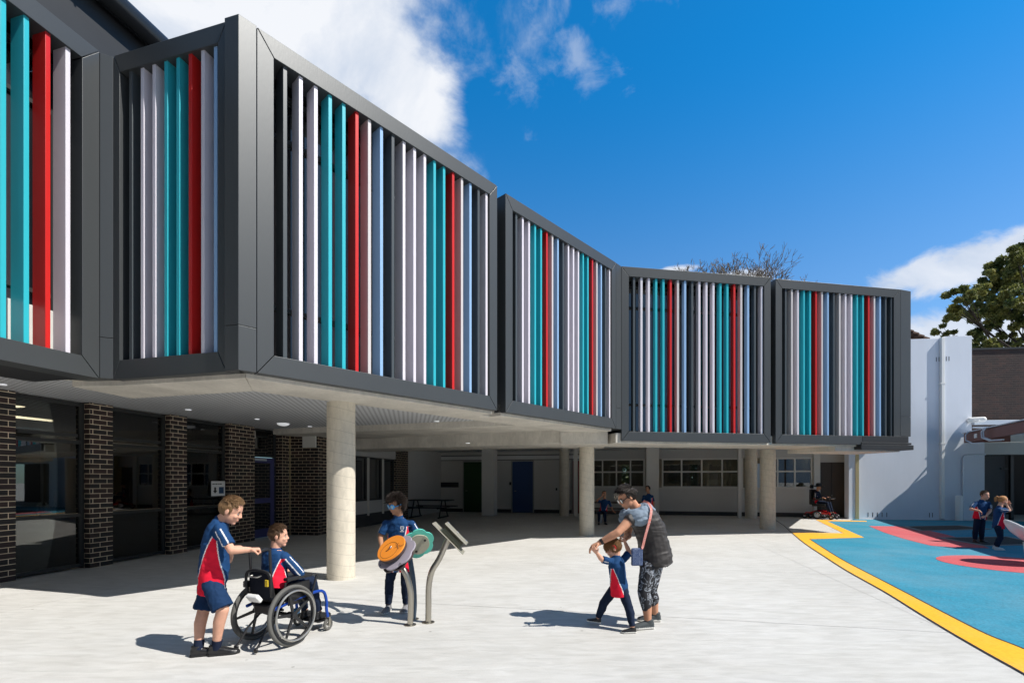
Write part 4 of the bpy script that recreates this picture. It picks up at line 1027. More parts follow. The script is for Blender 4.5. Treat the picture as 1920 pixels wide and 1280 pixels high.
def head(mb, c, f, u, H, neck, s):
    f, r, u = basis(f, u)
    mb.ell(c+u*.10*H-f*.055*H, (.335*H,.405*H,.385*H), r, f, u, 22, 14)
    mb.ell(c-u*.14*H+f*.075*H, (.272*H,.295*H,.34*H), r, f, u, 22, 14)
    mb.ell(c-u*.395*H+f*.235*H, (.125*H,.10*H,.085*H), r, f, u)
    mb.ell(c+u*.075*H+f*.275*H, (.20*H,.075*H,.05*H), r, f, u)
    for sg in (-1,1):
        mb.ell(c-u*.13*H+f*.245*H+r*sg*.15*H, (.10*H,.09*H,.10*H), r, f, u)
        e = (r*sg*.95-f*.25).normalized()
        mb.ell(c-u*.045*H-f*.05*H+r*sg*.345*H, (.030*H,.082*H,.125*H), e, (f+r*sg*.3).normalized(), u)
    mb.cone(c+f*.345*H+u*.03*H, .032*H, c+f*.400*H-u*.105*H, .047*H, n=10)
    for sg in (-1,1): mb.ell(c+f*.37*H-u*.115*H+r*sg*.045*H, (.035*H,.04*H,.03*H), r, f, u)
    mb.ell(c+f*.345*H-u*.235*H, (.095*H,.035*H,.025*H), r, f, u); mb.ell(c+f*.335*H-u*.285*H, (.085*H,.035*H,.025*H), r, f, u)
    mb.cone(c-u*.28*H-f*.10*H, .215*H, neck-Z*.02*s, .235*H, n=16)
def face_parts(parent, c, f, u, H, eyes=True):
    f, r, u = basis(f, u)
    if eyes:
        for sg in (-1,1):
            p = c+f*.292*H+r*sg*.135*H-u*.005*H
            b = MB(); b.ell(p, (.052*H,.045*H,.030*H), r, f, u, 12, 8); e = b.build('eye', eye_w, parent, smooth=True)
            b = MB(); b.ell(p+f*.028*H, (.024*H,.022*H,.024*H), r, f, u, 10, 6); b.build('iris', eye_d, e, smooth=True)
            b = MB(); b.ell(c+f*.318*H+r*sg*.145*H+u*.095*H, (.078*H,.028*H,.016*H), (r-u*sg*.12).normalized(), f, u, 10, 6); b.build('eyebrow', brow_m, parent, smooth=True)
    b = MB(); b.ell(c+f*.362*H-u*.26*H, (.082*H,.020*H,.016*H), r, f, u, 12, 6); b.build('mouth', lip, parent, smooth=True)
def hair(parent, c, f, u, H, m, style='short', n=700, seed=1, grow=1.07, m2=None):
    rg = random.Random(seed); f, r, u = basis(f, u); cc = c+u*.10*H-f*.055*H
    cap = MB(); cap.ell(cc, (.335*H*grow,.405*H*grow,.385*H*grow), r, f, u, 36, 26)
    def keep(p, jit=0):
        q = p-c; x, y, z = q.dot(r)/H, q.dot(f)/H, q.dot(u)/H
        hl = {'short':.31,'curly':.22,'bob':.16,'pony':.27,'adult':.29}[style]
        if y > .10 and z < hl+jit+(.1-.5*(y-.2) if y < .2 else .05): return False
        if y > -.10 and z < (-.02 if style != 'bob' else -.40)+jit: return False
        if z < (-.20 if style not in ('bob','curly') else -.34)+jit: return False
        return True
    fs = [fc for fc in cap.f if keep(sum((cap.v[i] for i in fc), V((0,0,0)))/len(fc))]
    b = MB(); used = {}; 
    for fc in fs:
        b.f.append(tuple(used.setdefault(i, len(used)) for i in fc)); b.m.append(0)
    b.v = [None]*len(used)
    for i, k in used.items():
        d = (cap.v[i]-cc); b.v[k] = cc+d*(1+rg.uniform(-.015,.025))
    o = b.build('hair', [m] if not m2 else [m, m2], parent, smooth=True)
    t = MB(); L0 = {'short':.21,'curly':.26,'bob':.34,'pony':.16,'adult':.28}[style]; cnt = 0; tries = 0
    while cnt < n and tries < n*12:
        tries += 1; d = rvec(rg).normalized(); p = cc+r*(d.x*.335*H*grow)+f*(d.y*.405*H*grow)+u*(d.z*.385*H*grow)
        if not keep(p, rg.uniform(-.02,.02)): continue
        cnt += 1; nr = (r*(d.x/.335)+f*(d.y/.405)+u*(d.z/.385)).normalized()
        q = p-c; y, z = q.dot(f)/H, q.dot(u)/H
        if style == 'curly': fl = rvec(rg); lift = 1.0
        elif style == 'bob': fl = -u*1.0+rvec(rg)*.18; lift = .06
        elif style == 'pony': fl = -f*1.0+u*.1+rvec(rg)*.15; lift = .05
        elif style == 'adult': fl = (f*1.0+u*.15 if z > .25 else -u*.8-f*.5)+rvec(rg)*.4; lift = .48
        else: fl = ((u*.5+r*.6-f*.1 if y > .15 else f*.7+r*.4) if z > .22 else -u*.9-f*.2)+rvec(rg)*.35; lift = .6 if z > .3 else .16
        fl = fl-nr*fl.dot(nr); fl = (fl.normalized()+nr*lift).normalized()
        L = L0*H*rg.uniform(.6,1.25)*(1 if z > .2 or style in ('bob','curly') else .6)
        k = rg.uniform(-.5,.5); sd = fl.cross(nr).normalized(); w = .0125*H*rg.uniform(.7,1.5)
        p0 = p-nr*.01*H; pts = [p0]; dr = fl
        for i in range(3):
            dr = (dr+sd*k*.4-nr*(.16 if style != 'curly' else rg.uniform(-.9,.5))).normalized(); pts.append(pts[-1]+dr*L/3)
        mi = 1 if (m2 and y > .12 and z > .2 and rg.random() < .6) else 0
        t.tube(pts, [w, w*.95, w*.7, w*.12], 4, mi, caps=False)
    if style == 'pony':
        base = cc-f*.40*H+u*.18*H
        for i in range(90):
            a = base+rvec(rg)*.05*H; t.tube([a, a-f*.16*H+u*.05*H+rvec(rg)*.04*H, a-f*.24*H-u*.12*H+rvec(rg)*.07*H, a-f*.20*H-u*.45*H+rvec(rg)*.10*H], [.03*H,.035*H,.03*H,.006*H], 4, 0, caps=False)
    t.build('hair_locks', [m] if not m2 else [m, m2], o, smooth=True)
    return o
def torso_secs(pel, nk, R, Fw, s, b, bend=None, infl=1.0, hem=0.0, belly=0.0, top=1.0):
    ax = nk-pel
    def path(t):
        p = pel+ax*t
        if bend is not None: p = p+bend*(4*max(0,min(t,1))*(1-max(0,min(t,1))))
        return p
    tab = [(-.06,.150,.105),(.05,.155,.112),(.22,.145,.108),(.40,.140,.105),(.58,.150,.108),(.74,.160,.105),(.86,.150,.092),(.95,.100,.070),(1.0,.062,.058)]
    out = []
    for t, a, d in tab:
        if t > top: break
        bl = belly*math.exp(-((t-.25)/.28)**2)
        up = (path(min(1,t+.05))-path(t-.05)).normalized(); F2 = (Fw-up*Fw.dot(up)).normalized(); R2 = F2.cross(up).normalized()
        if R2.dot(R) < 0: R2 = -R2
        out.append((path(t)+F2*bl*.5*s, R2, a*s*b*infl, F2, (d*b+bl*.5)*s*infl))
    if hem:
        c, R2, a, F2, d = out[0]; dn = (pel-path(.2)).normalized()
        out[0] = (c, R2, a*1.05, F2, d*1.06); out[1] = (out[1][0], R2, out[1][2]*1.03, F2, out[1][4]*1.04); out.insert(0, (c+dn*hem, R2, a*1.12, F2, d*1.15))
    return out, path
def shoe(parent, an, td, s, m, msole, hgt=None, name='shoe', vox=.006):
    td = V(td).normalized(); sd = td.cross(Z).normalized(); up = sd.cross(td)
    g = an-up*.078*s
    b = MB()
    secs = [(g-td*.062*s+up*.040*s, sd, .022*s, up, .030*s), (g-td*.045*s+up*.042*s, sd, .034*s, up, .040*s), (g+td*.01*s+up*.043*s, sd, .036*s, up, .042*s), (g+td*.07*s+up*.036*s, sd, .042*s, up, .035*s), (g+td*.13*s+up*.027*s, sd, .044*s, up, .026*s), (g+td*.175*s+up*.022*s, sd, .034*s, up, .021*s), (g+td*.192*s+up*.019*s, sd, .016*s, up, .014*s)]
    b.loft(secs, 18)
    b.loft([(g-td*.01*s+up*.045*s, sd, .036*s, td, .050*s), (g-td*.012*s+up*.098*s, sd, .038*s, td, .047*s)], 16)
    pr = [(-.068,.020),(-.052,.036),(.0,.038),(.06,.043),(.12,.048),(.165,.042),(.197,.018)]
    out = [g+td*a*s+sd*w*s for a, w in pr]+[g+td*a*s-sd*w*s for a, w in pr[::-1]]
    b.ext(out, up*.022*s)
    me = remesh(b, vox, 1)
    return mesh_part(name, me, [m, msole], parent, lambda c: 1 if (c-g).dot(up) < .020*s else 0)
def person(label, sp):
    s = sp['s']; b_ = sp.get('bulk', 1.0); vox = sp.get('vox', .0048); pel, nk = sp['pel'], sp['neck']; Fw = V(sp['f']).normalized()
    R = Fw.cross(Z).normalized(); sk = SK[sp['skin']]
    hc, hf, H = sp['head'], V(sp['hf']).normalized(), sp['H']; hu = sp.get('hu', Z)
    root = thing('person', label, 'person', sp['at'], sp.get('group'))
    secs, path = torso_secs(pel, nk, R, Fw, s, b_*.93, sp.get('bend'), belly=sp.get('belly', 0))
    B = MB(); B.loft(secs); head(B, hc, hf, hu, H, nk, s)
    lim = sp.get('limb', 1.0); ua, el_, wr_ = .046*s*lim, .037*s*lim, .0255*s*lim
    for a in sp['arms']:
        sh, el, wr = a['p']
        B.cone(sh, ua*1.08, el, el_, 16); B.cone(el, el_*1.02, el+(wr-el)*.3, el_*1.04, 16); B.cone(el+(wr-el)*.3, el_*1.04, wr, wr_, 16)
        hand(B, wr, a['d'], a['n'], sp.get('hk', s*1.02), a.get('curl', .35), a.get('thumb', 1))
    for l in sp['legs']:
        hp, kn, an = l['p']; th, kr, cf, ar = .080*s*lim, .054*s*lim, .054*s*lim, .033*s*lim
        B.cone(hp, th, kn, kr, 18); bk = -V(l['t']).normalized()*.012*s
        B.cone(kn, kr, kn+(an-kn)*.32+bk, cf, 18); B.cone(kn+(an-kn)*.32+bk, cf, an, ar, 18); B.cone(an, ar, an-Z*.03*s, ar*.9, 12)
    mesh_part('body', remesh(B, vox, 3), sk, root)
    face_parts(root, hc, hf, hu, H, sp.get('eyes', True))
    if sp.get('hair'): hair(root, hc, hf, hu, H, HAIR[sp['hair'][0]], sp['hair'][1], sp.get('hairn', 700), m2=HAIR[sp['hair'][2]] if len(sp['hair']) > 2 else None)
    # upper garment
    vs = max(vox, .0058)
    if sp.get('shirt', True):
        T = MB(); secs2, _ = torso_secs(pel, nk, R, Fw, s, b_, sp.get('bend'), infl=1.07, hem=sp.get('hem', .05)*s, belly=sp.get('belly', 0)); secs2[-1] = (secs2[-1][0]-Z*.012*s, secs2[-1][1], .068*s*b_, secs2[-1][3], .066*s*b_)
        T.loft(secs2)
        slv = []
        for a in sp['arms']:
            sh, el, wr = a['p']; fr = sp.get('sleeve', .78)
            q = sh+(el-sh)*min(fr, 1); r0, r1 = ua*1.22, ua*1.34
            T.cone(sh, r0, q, r1, 18, round1=fr > 1); slv.append((sh, q, r1))
            T.cone(nk-Z*.055*s+(sh-nk)*.30, .050*s, sh-Z*.006*s, r0*.92, 16)
            if fr > 1:
                q2 = el+(wr-el)*min(1, fr-1); T.cone(el, r1*.98, q2, wr_*1.5, 16, round1=False); slv.append((el, q2, r1))
        T.tube([nk-Z*.02*s, nk+(hc-nk)*.10+Z*.012*s], [.072*s*b_, .062*s*b_], 20)
        hemp = pel-(nk-pel)*.06; 
        def shirt_color(c):
            for sh, q, r1 in slv:
                ax = q-sh; t = (c-sh).dot(ax)/ax.dot(ax)
                if t > .12 and t < 1.1 and (c-sh-ax*t).length < r1*1.45:
                    if sp.get('pipe', True):
                        d = (c-sh-ax*t).normalized(); ref = (Z-ax.normalized()*Z.dot(ax.normalized())).normalized() if abs(ax.normalized().z) < .9 else Fw
                        out = (sh-nk); out = (out-ax.normalized()*out.dot(ax.normalized())).normalized()
                        axn = ax.normalized(); Fp = (Fw-axn*Fw.dot(axn)).normalized()
                        for rf in ((out+Fp*.6).normalized(), (out-Fp*.6).normalized()):
                            if d.dot(rf) > .9945: return 2
                    return 0
            t = (c-pel).dot(nk-pel)/(nk-pel).dot(nk-pel); q = path(t); d = c-q; x = abs(d.dot(R))/1.4; y = d.dot(Fw)
            ang = math.degrees(math.atan2(x, y)); h = (t+.15)/1.0
            ph = sp.get('ph', .86)
            if h < ph:
                w = 5+sp.get('pw', 50)*(1-(max(h,0)/ph)**1.2); e = abs(ang-sp.get('panel', 92)); pw = 5.0
                if e < w: return 1
                if e < w+pw: return 2
            return 0
        mesh_part('shirt', remesh(T, vs, 2, wr=.0045*s/.85, seed=len(bpy.data.objects)), [sp.get('cloth', navy), redc, piping], root, shirt_color)
    # legs
    Pn = MB(); kind = sp.get('pants', 'long'); pm = sp.get('pm', navy_p)
    sp_secs = torso_secs(pel, nk, R, Fw, s, b_, sp.get('bend'), infl=.99, belly=sp.get('belly',0))[0][:3]
    Pn.loft(sp_secs)
    for l in sp['legs']:
        hp, kn, an = l['p']; th = .088*s*lim
        if kind == 'shorts':
            Pn.cone(hp, th*.98, hp+(kn-hp)*.95, .100*s*lim, 20, round1=False)
        else:
            lo = l.get('to', .93); e = kn+(an-kn)*lo
            k = 1.12 if kind == 'long' else 1.02
            Pn.cone(hp, th*(.97 if kind == 'long' else 1.0), kn, .060*s*lim*k, 18); bk = -V(l['t']).normalized()*.010*s
            Pn.cone(kn, .060*s*lim*k, kn+(an-kn)*.35+bk, .060*s*lim*k, 18); Pn.cone(kn+(an-kn)*.35+bk, .060*s*lim*k, e, (.046 if kind == 'long' else .040)*s*lim, 18, round1=False)
            if kind == 'long':   # crumpled ankle folds
                for j in range(3): Pn.torus(e+(kn-e).normalized()*(.012+.035*j)*s, (an-kn), .040*s*lim, .010*s, 18, 6)
    mesh_part('shorts' if kind == 'shorts' else ('leggings' if kind == 'tight' else 'trousers'), remesh(Pn, vs, 2, wr=(.002 if kind == 'tight' else .005)*s/.85, ws=(13,13,11), seed=len(bpy.data.objects)), pm, root)
    for l in sp['legs']:
        hp, kn, an = l['p']
        so = shoe(root, an, l['t'], sp.get('ss', s), sp.get('shoe', shoe_k), sp.get('sole', sole_k), vox=max(.005, vox))
        if kind == 'shorts':
            S = MB(); S.tube([an-Z*.02*s, an+(kn-an).normalized()*.075*s], [.042*s*lim,.046*s*lim], 18); S.build('sock', sock, so, smooth=True)
    return root
def crest(root, c, n, k):
    n = V(n).normalized(); a = Z.cross(n).normalized(); u = n.cross(a); b = MB()
    b.ext([c+a*x*k+u*y*k for x, y in ((-.5,.6),(.5,.6),(.5,-.1),(.3,-.45),(0,-.65),(-.3,-.45),(-.5,-.1))], n*.002)
    o = b.build('crest', piping, root); b = MB()
    for x0, x1, y0, y1 in ((-.36,-.04,.12,.42),(.06,.36,.15,.45),(-.30,.0,-.28,.0),(.06,.3,-.25,.05)):
        b.ext([c+n*.002+a*x*k+u*y*k for x, y in ((x0,y0),(x1,y0),(x1,y1),(x0,y1))], n*.001)
    b.build('emblem', navy, o)
    b = MB(); b.ext([c+a*x*k+u*y*k for x, y in ((-.6,-.78),(.6,-.78),(.6,-.95),(-.6,-.95))], n*.002); b.build('scroll', piping, o)

def A(sh, el, wr, d, n, curl=.35, thumb=1): return dict(p=(sh, el, wr), d=d, n=n, curl=curl, thumb=thumb)
def Lg(hp, kn, an, t, **k): return dict(p=(hp, kn, an), t=t, **k)
def setz(p, z): p = V(p); p.z = z; return p

# wheelchair placement is shared by the boy who pushes and the boy who sits
CF = V((.38,.925,0)).normalized(); CR = V((.925,-.38,0)).normalized(); CO = V((-2.232,4.551,0))
def wc(f, r, z): return CO+CF*f+CR*r+Z*z
gripR, gripL = wc(-.245,.125,.90), wc(-.245,-.125,.90)

# 1 boy pushing
Yb = 4.25; q = lambda u, v, dy=0: px(u, v, Yb+dy)
f1 = V((.86,.50,0)).normalized(); l1 = V((-f1.y, f1.x, 0)); s1 = .87
shR = q(411,991,-.10); shL = shR+l1*.31
pel1 = q(397,1086,.02)
wR = gripR-CF*.075+V((-.035,-.02,.02)); wL = gripL-CF*.07+V((-.03,0,.02))
sp1 = dict(s=s1, bulk=.97, limb=1.03, f=f1, pel=pel1, neck=q(415,972,.03), head=q(434,957,.03), hf=(.90,.22,-.42), hu=(.35,.1,.94), H=.232, skin='fair', hair=('sandy','short'), hairn=2200, at=(pel1.x,pel1.y,0), belly=.05, bend=-f1*.025,
  arms=[A(shR, q(434,1031,-.14), wR, CF*.55+V((.6,0,0)), V((.1,.1,-1)), 1.25, -1), A(shL, q(428,1050,.22), wL, CF*.8+V((.4,0,0)), V((0,.1,-1)), 1.25, 1)],
  legs=[Lg(pel1-l1*.085-Z*.03, q(418,1142,-.08), setz(q(405,1207,-.04), .072), (.93,.36,0)), Lg(pel1+l1*.085-Z*.03, q(381,1146,.02), setz(q(372,1208,-.06), .072), (.90,.40,0))],
  pants='shorts', pm=navy_s, hem=.095, ss=.94, pw=64, ph=.9, panel=96)
P1 = person('boy with sandy hair in navy shorts pushing the manual wheelchair', sp1)

# wheelchair
WC = thing('wheelchair', 'manual wheelchair with blue frame and grey hand rims pushed by a boy', 'wheelchair', CO)
blue_p = mat('blue_metallic_frame', (.012,.07,.42), rough=.3, metal=.4); tyre_m = mat('grey_tyre_rubber', (.10,.098,.09), rough=.8); rim_k = mat('black_wheel_rim', (.014,.014,.015), rough=.4); hand_rim = mat('satin_hand_rim', (.42,.41,.38), rough=.35, metal=.8)
wr = .278
for sg, nm in ((1,'near'),(-1,'far')):
    ax = (CR*sg*math.cos(.05)-Z*0+V((0,0,1))*math.sin(.05)*1).normalized(); c = wc(0, sg*.225, wr)
    b = MB(); b.torus(c, ax, wr-.020, .019, 64, 12); t = b.build('drive_wheel', tyre_m, WC, smooth=True)
    b = MB(); b.torus(c, ax, wr-.045, .013, 56, 8); b.build('rim', rim_k, t, smooth=True)
    b = MB(); b.torus(c+ax*.045, ax, wr-.055, .0095, 56, 8); b.build('hand_rim', hand_rim, t, smooth=True)
    e1 = CF; e2 = ax.cross(e1).normalized(); b = MB()
    for k in range(5):
        a = 2*math.pi*k/5+.5; d = e1*math.cos(a)+e2*math.sin(a); td = ax.cross(d)
        b.ext([c+d*.03+td*.016, c+d*.03-td*.016, c+d*(wr-.05)-td*.010, c+d*(wr-.05)+td*.010], ax*.014)
    b.build('spokes', rim_k, t, bevel=.003)
    b = MB(); b.tube([c-ax*.05, c+ax*.03], .03, 18); b.build('hub', rim_k, t, smooth=True)
    # caster
    cc = wc(.47, sg*.20, .062); b = MB(); b.torus(cc, CR, .048, .013, 32, 8); ct = b.build('caster', tyre_m, WC, smooth=True)
    b = MB(); b.torus(cc, CR, .034, .006, 24, 6); b.tube([cc-CR*.016, cc+CR*.016], .010, 10)
    for k in range(5):
        a = k*1.2566; d = CF*math.cos(a)+Z*math.sin(a); b.tube([cc+d*.008, cc+d*.036], .0045, 6)
    b.build('caster_rim', hand_rim, ct, smooth=True)
    b = MB(); b.obox(cc-CR*.026-CF*.012-Z*.01, CR*.006, CF*.024, Z*.075); b.obox(cc+CR*.020-CF*.012-Z*.01, CR*.006, CF*.024, Z*.075); b.obox(cc-CR*.026-CF*.015+Z*.065, CR*.052, CF*.03, Z*.012); b.build('caster_fork', M['steel'], ct, bevel=.002)
    b = MB(); b.tube(smooth_poly([wc(-.16,sg*.17,.36), wc(.10,sg*.175,.40), wc(.32,sg*.18,.42), wc(.42,sg*.19,.40), wc(.455,sg*.195,.30), wc(.45,sg*.20,.22), wc(.47,sg*.20,.13)], 5), .015, 12); b.build('side_frame', blue_p, WC, smooth=True)
    b = MB(); b.tube([wc(-.10,sg*.125,.36), wc(-.15,sg*.125,.62), wc(-.165,sg*.125,.90)], .0125, 10); b.tube([wc(-.165,sg*.125,.895), wc(-.20,sg*.125,.905), wc(-.30,sg*.125,.895)], [.0125,.017,.017], 12); b.build('push_handle', M['black'], WC, smooth=True)
    b = MB(); b.tube([wc(-.08,sg*.19,.40), wc(-.06,sg*.20,.58), wc(.0,sg*.20,.60)], .010, 8); b.build('armrest_tube', M['black'], WC, smooth=True)
    b = MB(); b.obox(wc(-.06,sg*.20-.03,.595), CF*.30, CR*.06, Z*.032); b.build('armrest', M['black'], WC, bevel=.008)
    b = MB(); b.obox(wc(-.02,sg*.185-.004,.36), CF*.26, CR*.008, Z*.20); b.build('side_guard', M['black'], WC, bevel=.003)
    b = MB(); b.tube([wc(-.05,sg*.10,.30), wc(-.20,sg*.11,.18), wc(-.27,sg*.12,.075), wc(-.30,sg*.12,.045)], .010, 8); b.ell(wc(-.305,sg*.12,.032), (.022,.012,.022)); b.build('anti_tipper', M['black'], WC, smooth=True)
    b = MB(); b.tube([wc(.24,sg*.215,.42), wc(.30,sg*.22,.60)], [.009,.012], 8); b.build('brake_lever', M['black'], WC, smooth=True)
    b = MB(); b.tube([wc(.36,sg*.10,.40), wc(.44,sg*.09,.26), wc(.47,sg*.09,.12)], .011, 8); b.build('leg_rest', M['black'], WC, smooth=True)
b = MB(); b.tube([wc(0,-.20,wr), wc(0,.20,wr)], .018, 12); b.tube([wc(-.05,-.16,.33), wc(-.05,.16,.33)], .012, 10); b.tube([wc(-.12,-.17,.37), wc(.20,.17,.37)], .012, 10); b.tube([wc(-.12,.17,.37), wc(.20,-.17,.37)], .012, 10); b.build('cross_frame', M['black'], WC, smooth=True)
b = MB(); b.obox(wc(-.12,-.17,.405), CF*.40, CR*.34, Z*.06); b.build('seat_cushion', mat_cloth('black_seat_cloth', (.016,.016,.018)), WC, bevel=.015)
back_c = mat_cloth('black_backrest_cloth', (.012,.014,.022)); b = MB()
b.loft([(wc(-.135,0,.44), CR, .135, CF, .018), (wc(-.15,0,.55), CR, .145, CF, .020), (wc(-.155,0,.64), CR, .140, CF, .018), (wc(-.16,0,.685), CR, .105, CF, .014)], 24); b.build('backrest', back_c, WC, smooth=True)
b = MB(); b.tube(smooth_poly([wc(-.165,.15,.47), wc(-.178,.155,.58), wc(-.18,.135,.68), wc(-.185,.0,.705), wc(-.18,-.135,.68), wc(-.178,-.155,.58), wc(-.165,-.15,.47)], 5), .013, 10); b.build('back_frame', M['black'], WC, smooth=True)
b = MB(); b.tube(smooth_poly([wc(-.19,.05,.66), wc(-.235,.05,.655), wc(-.235,-.05,.655), wc(-.19,-.05,.66)], 4), .006, 8); b.build('back_handle', hand_rim, WC, smooth=True)
b = MB(); b.obox(wc(-.20,.105,.57), CR*.035, CF*.01, Z*.06); b.build('yellow_tag', mat('yellow_tag_plastic', (.75,.52,.03)), WC, bevel=.002)
b = MB(); b.obox(wc(-.22,-.06,.42), CR*.14, CF*.03+Z*.03, Z*.06-CF*.05); b.build('white_pouch', M['white'], WC, bevel=.012)
b = MB(); b.obox(wc(-.17,-.21,.53), CR*.05, CF*.06, Z*.06); b.build('tilt_lever', M['black'], WC, bevel=.008)
b = MB(); b.obox(wc(-.15,-.10,.30), CR*.20, CF*.16, Z*.09); b.build('under_seat_bag', M['black'], WC, bevel=.02)
b = MB(); b.ell(wc(.20,.06,.25), (.035,.035,.03)); b.build('blue_bottle', mat('bright_blue_plastic', (.02,.28,.62), rough=.3), WC, smooth=True)
b = MB(); b.obox(wc(.40,-.15,.085), CF*.16, CR*.30, Z*.014); b.build('footplate', M['black'], WC, bevel=.004)

# 2 boy seated in the wheelchair
f2 = V((.50,.866,0)); r2 = V((.866,-.50,0)); pel2 = wc(-.02,0,.545); nk2 = px(517,1030,4.60); s2 = .80
sp2 = dict(s=s2, bulk=1.0, f=f2, pel=pel2, neck=nk2, head=px(523,1004,4.60), hf=(.96,.26,-.06), H=.205, skin='fair', hair=('brown','short'), hairn=1900, at=(CO.x,CO.y,0), belly=.02,
  arms=[A(nk2+r2*.135-Z*.055, px(561,1073,4.58), wc(.20,.07,.63), V((-.3,1,-.1)), V((0,0,-1)), .5, -1), A(nk2-r2*.135-Z*.055, nk2-r2*.19-Z*.26+f2*.03, wc(.20,-.07,.63), V((.5,.8,-.1)), V((0,0,-1)), .5, 1)],
  legs=[Lg(wc(.02,.075,.52), wc(.36,.09,.51), wc(.46,.09,.17), CF), Lg(wc(.02,-.075,.52), wc(.36,-.09,.51), wc(.46,-.09,.17), CF)],
  sleeve=1.9, pants='long', hem=.02, panel=100)
person('boy with short brown hair sitting in the manual wheelchair, looking right', sp2)

# 3 boy with blue goggles
Yg = 5.62; q = lambda u, v, dy=0: px(u, v, Yg+dy); f3 = V((-.20,-.98,0)).normalized(); s3 = .83
pel3 = q(749,1058,0); nk3 = q(747,968,.02)
sp3 = dict(s=s3, bulk=.97, limb=.92, f=f3, pel=pel3, neck=nk3, head=q(742,946,-.03), hf=(-.62,-.70,-.30), H=.215, skin='olive', hair=('dark','curly'), hairn=1900, at=(pel3.x,Yg,0), eyes=False,
  arms=[A(q(724,981), q(713,1006,-.02), q(716,1030,-.16), V((.25,-.8,-.25)), V((.9,.3,-.2)), .4, -1), A(q(772,982), q(785,1004,-.02), q(776,1010,-.19), V((-.5,-.8,.1)), V((0,.1,-1)), .45, 1)],
  legs=[Lg(pel3+V((-.08,0,-.03)), q(730,1093,-.03), setz(q(728,1128,0), .068), (-.10,-1,0)), Lg(pel3+V((.08,0,-.03)), q(760,1092,-.02), setz(q(761,1126,.05), .068), (.08,-1,0))],
  pants='long', shoe=shoe_g, sole=sole_w, panel=70, ph=.95, hem=.05)
P3 = person('curly haired boy in bright blue goggles standing behind the musical flowers', sp3)
gf, gr, gu = basis(sp3['hf'], Z); hc = sp3['head']; Hh = sp3['H']; gog = mat('bright_blue_goggle_frame', (.01,.26,.62), rough=.3); b = MB()
for sg in (-1,1):
    c = hc+gf*.345*Hh+gr*sg*.155*Hh+gu*.0*Hh; e = (gf+gr*sg*.25).normalized()
    b.torus(c, e, .115*Hh, .030*Hh, 28, 8)
b.tube([hc+gf*.38*Hh-gr*.05*Hh, hc+gf*.40*Hh, hc+gf*.38*Hh+gr*.05*Hh], .022*Hh, 8)
for sg in (-1,1): b.tube([hc+gf*.32*Hh+gr*sg*.27*Hh, hc+gf*.10*Hh+gr*sg*.355*Hh, hc-gf*.12*Hh+gr*sg*.40*Hh+gu*.02*Hh], .028*Hh, 8)
gg = b.build('goggles', gog, P3, smooth=True)
lens = mat('pale_blue_lens', (.30,.50,.62), rough=.06, spec=.8)
for sg in (-1,1):
    c = hc+gf*.35*Hh+gr*sg*.155*Hh; e = (gf+gr*sg*.25).normalized(); ee = e.orthogonal().normalized()
    b = MB(); b.ell(c, (.11*Hh,.11*Hh,.02*Hh), ee, e.cross(ee), e); b.build('lens', lens, gg, smooth=True)
crest(P3, px(759,988,Yg)+V((0,-.135,0)), (-.05,-1,.15), .040)

# 5 woman, bending
Yw = 5.10; q = lambda u, v, dy=0: px(u, v, Yw+dy); s5 = .96; f5 = V((-.97,-.10,0)).normalized(); l5 = V((-.10,-.995,0))
pel5 = q(1224,1054,.0); nk5 = q(1192,950,.0)
chR = q(1171,1013,.14)      # where she holds the child's raised hand
sp5 = dict(s=s5, bulk=1.06, limb=1.10, f=f5, pel=pel5, neck=nk5, head=q(1174,932,-.02), hf=(-.84,-.22,-.52), hu=(-.5,0,.85), H=.232, skin='tan', hair=('salt','adult','tips'), hairn=1900, at=(1.42,5.08,0), bend=V((.07,0,.02)), hk=.98,
  arms=[A(q(1181,974,-.17), q(1158,998,-.24), q(1124,1017,-.20), V((-.85,.1,-.42)), V((-.25,.1,-.95)), .42, 1), A(q(1184,968,.19), q(1176,1004,.24), chR+V((.05,.0,.05)), V((-.7,-.1,-.65)), V((-.5,0,.6)), .8, -1)],
  legs=[Lg(q(1217,1062,-.09), q(1207,1108,-.12), setz(q(1215,1152,-.14), .080), (-.97,-.14,0), to=.66), Lg(q(1226,1062,.09), q(1220,1106,.10), setz(q(1228,1145,.12), .080), (-.96,.05,0), to=.66)],
  shirt=False, pants='tight', pm=legging, shoe=shoe_d, sole=sole_w)
P5 = person('bending woman in a black vest with grey hood and patterned leggings', sp5)
R5 = f5.cross(Z).normalized(); secs, pth5 = torso_secs(pel5, nk5, R5, f5, s5, 1.06, sp5['bend'], infl=1.16, hem=.01); T = MB()
for i_, (off, wx, wd_) in enumerate(((.030,1.02,1.10),(.025,1.05,1.18),(.020,1.06,1.22),(.01,1.06,1.22),(.0,1.05,1.20),(.0,1.04,1.17),(-.005,1.03,1.12),(-.005,1.03,1.08))):
    c_, x_, a_, y_, b__ = secs[i_]; secs[i_] = (c_+V((off,0,.03 if i_ == 0 else 0)), x_, a_*wx, y_, b__*wd_)
T.loft(secs[:-1])
for a in sp5['arms']:
    sh, el, w_ = a['p']; T.cone(nk5-Z*.08+(sh-nk5)*.4, .075, sh, .066, 18); T.cone(sh, .064, sh+(el-sh)*.14, .064, 18, round1=False)
mesh_part('vest', remesh(T, .0065, 2, wr=.008, ws=(6,6,13)), vestc, P5)
G = MB()    # cowl-like hood lying on the shoulders
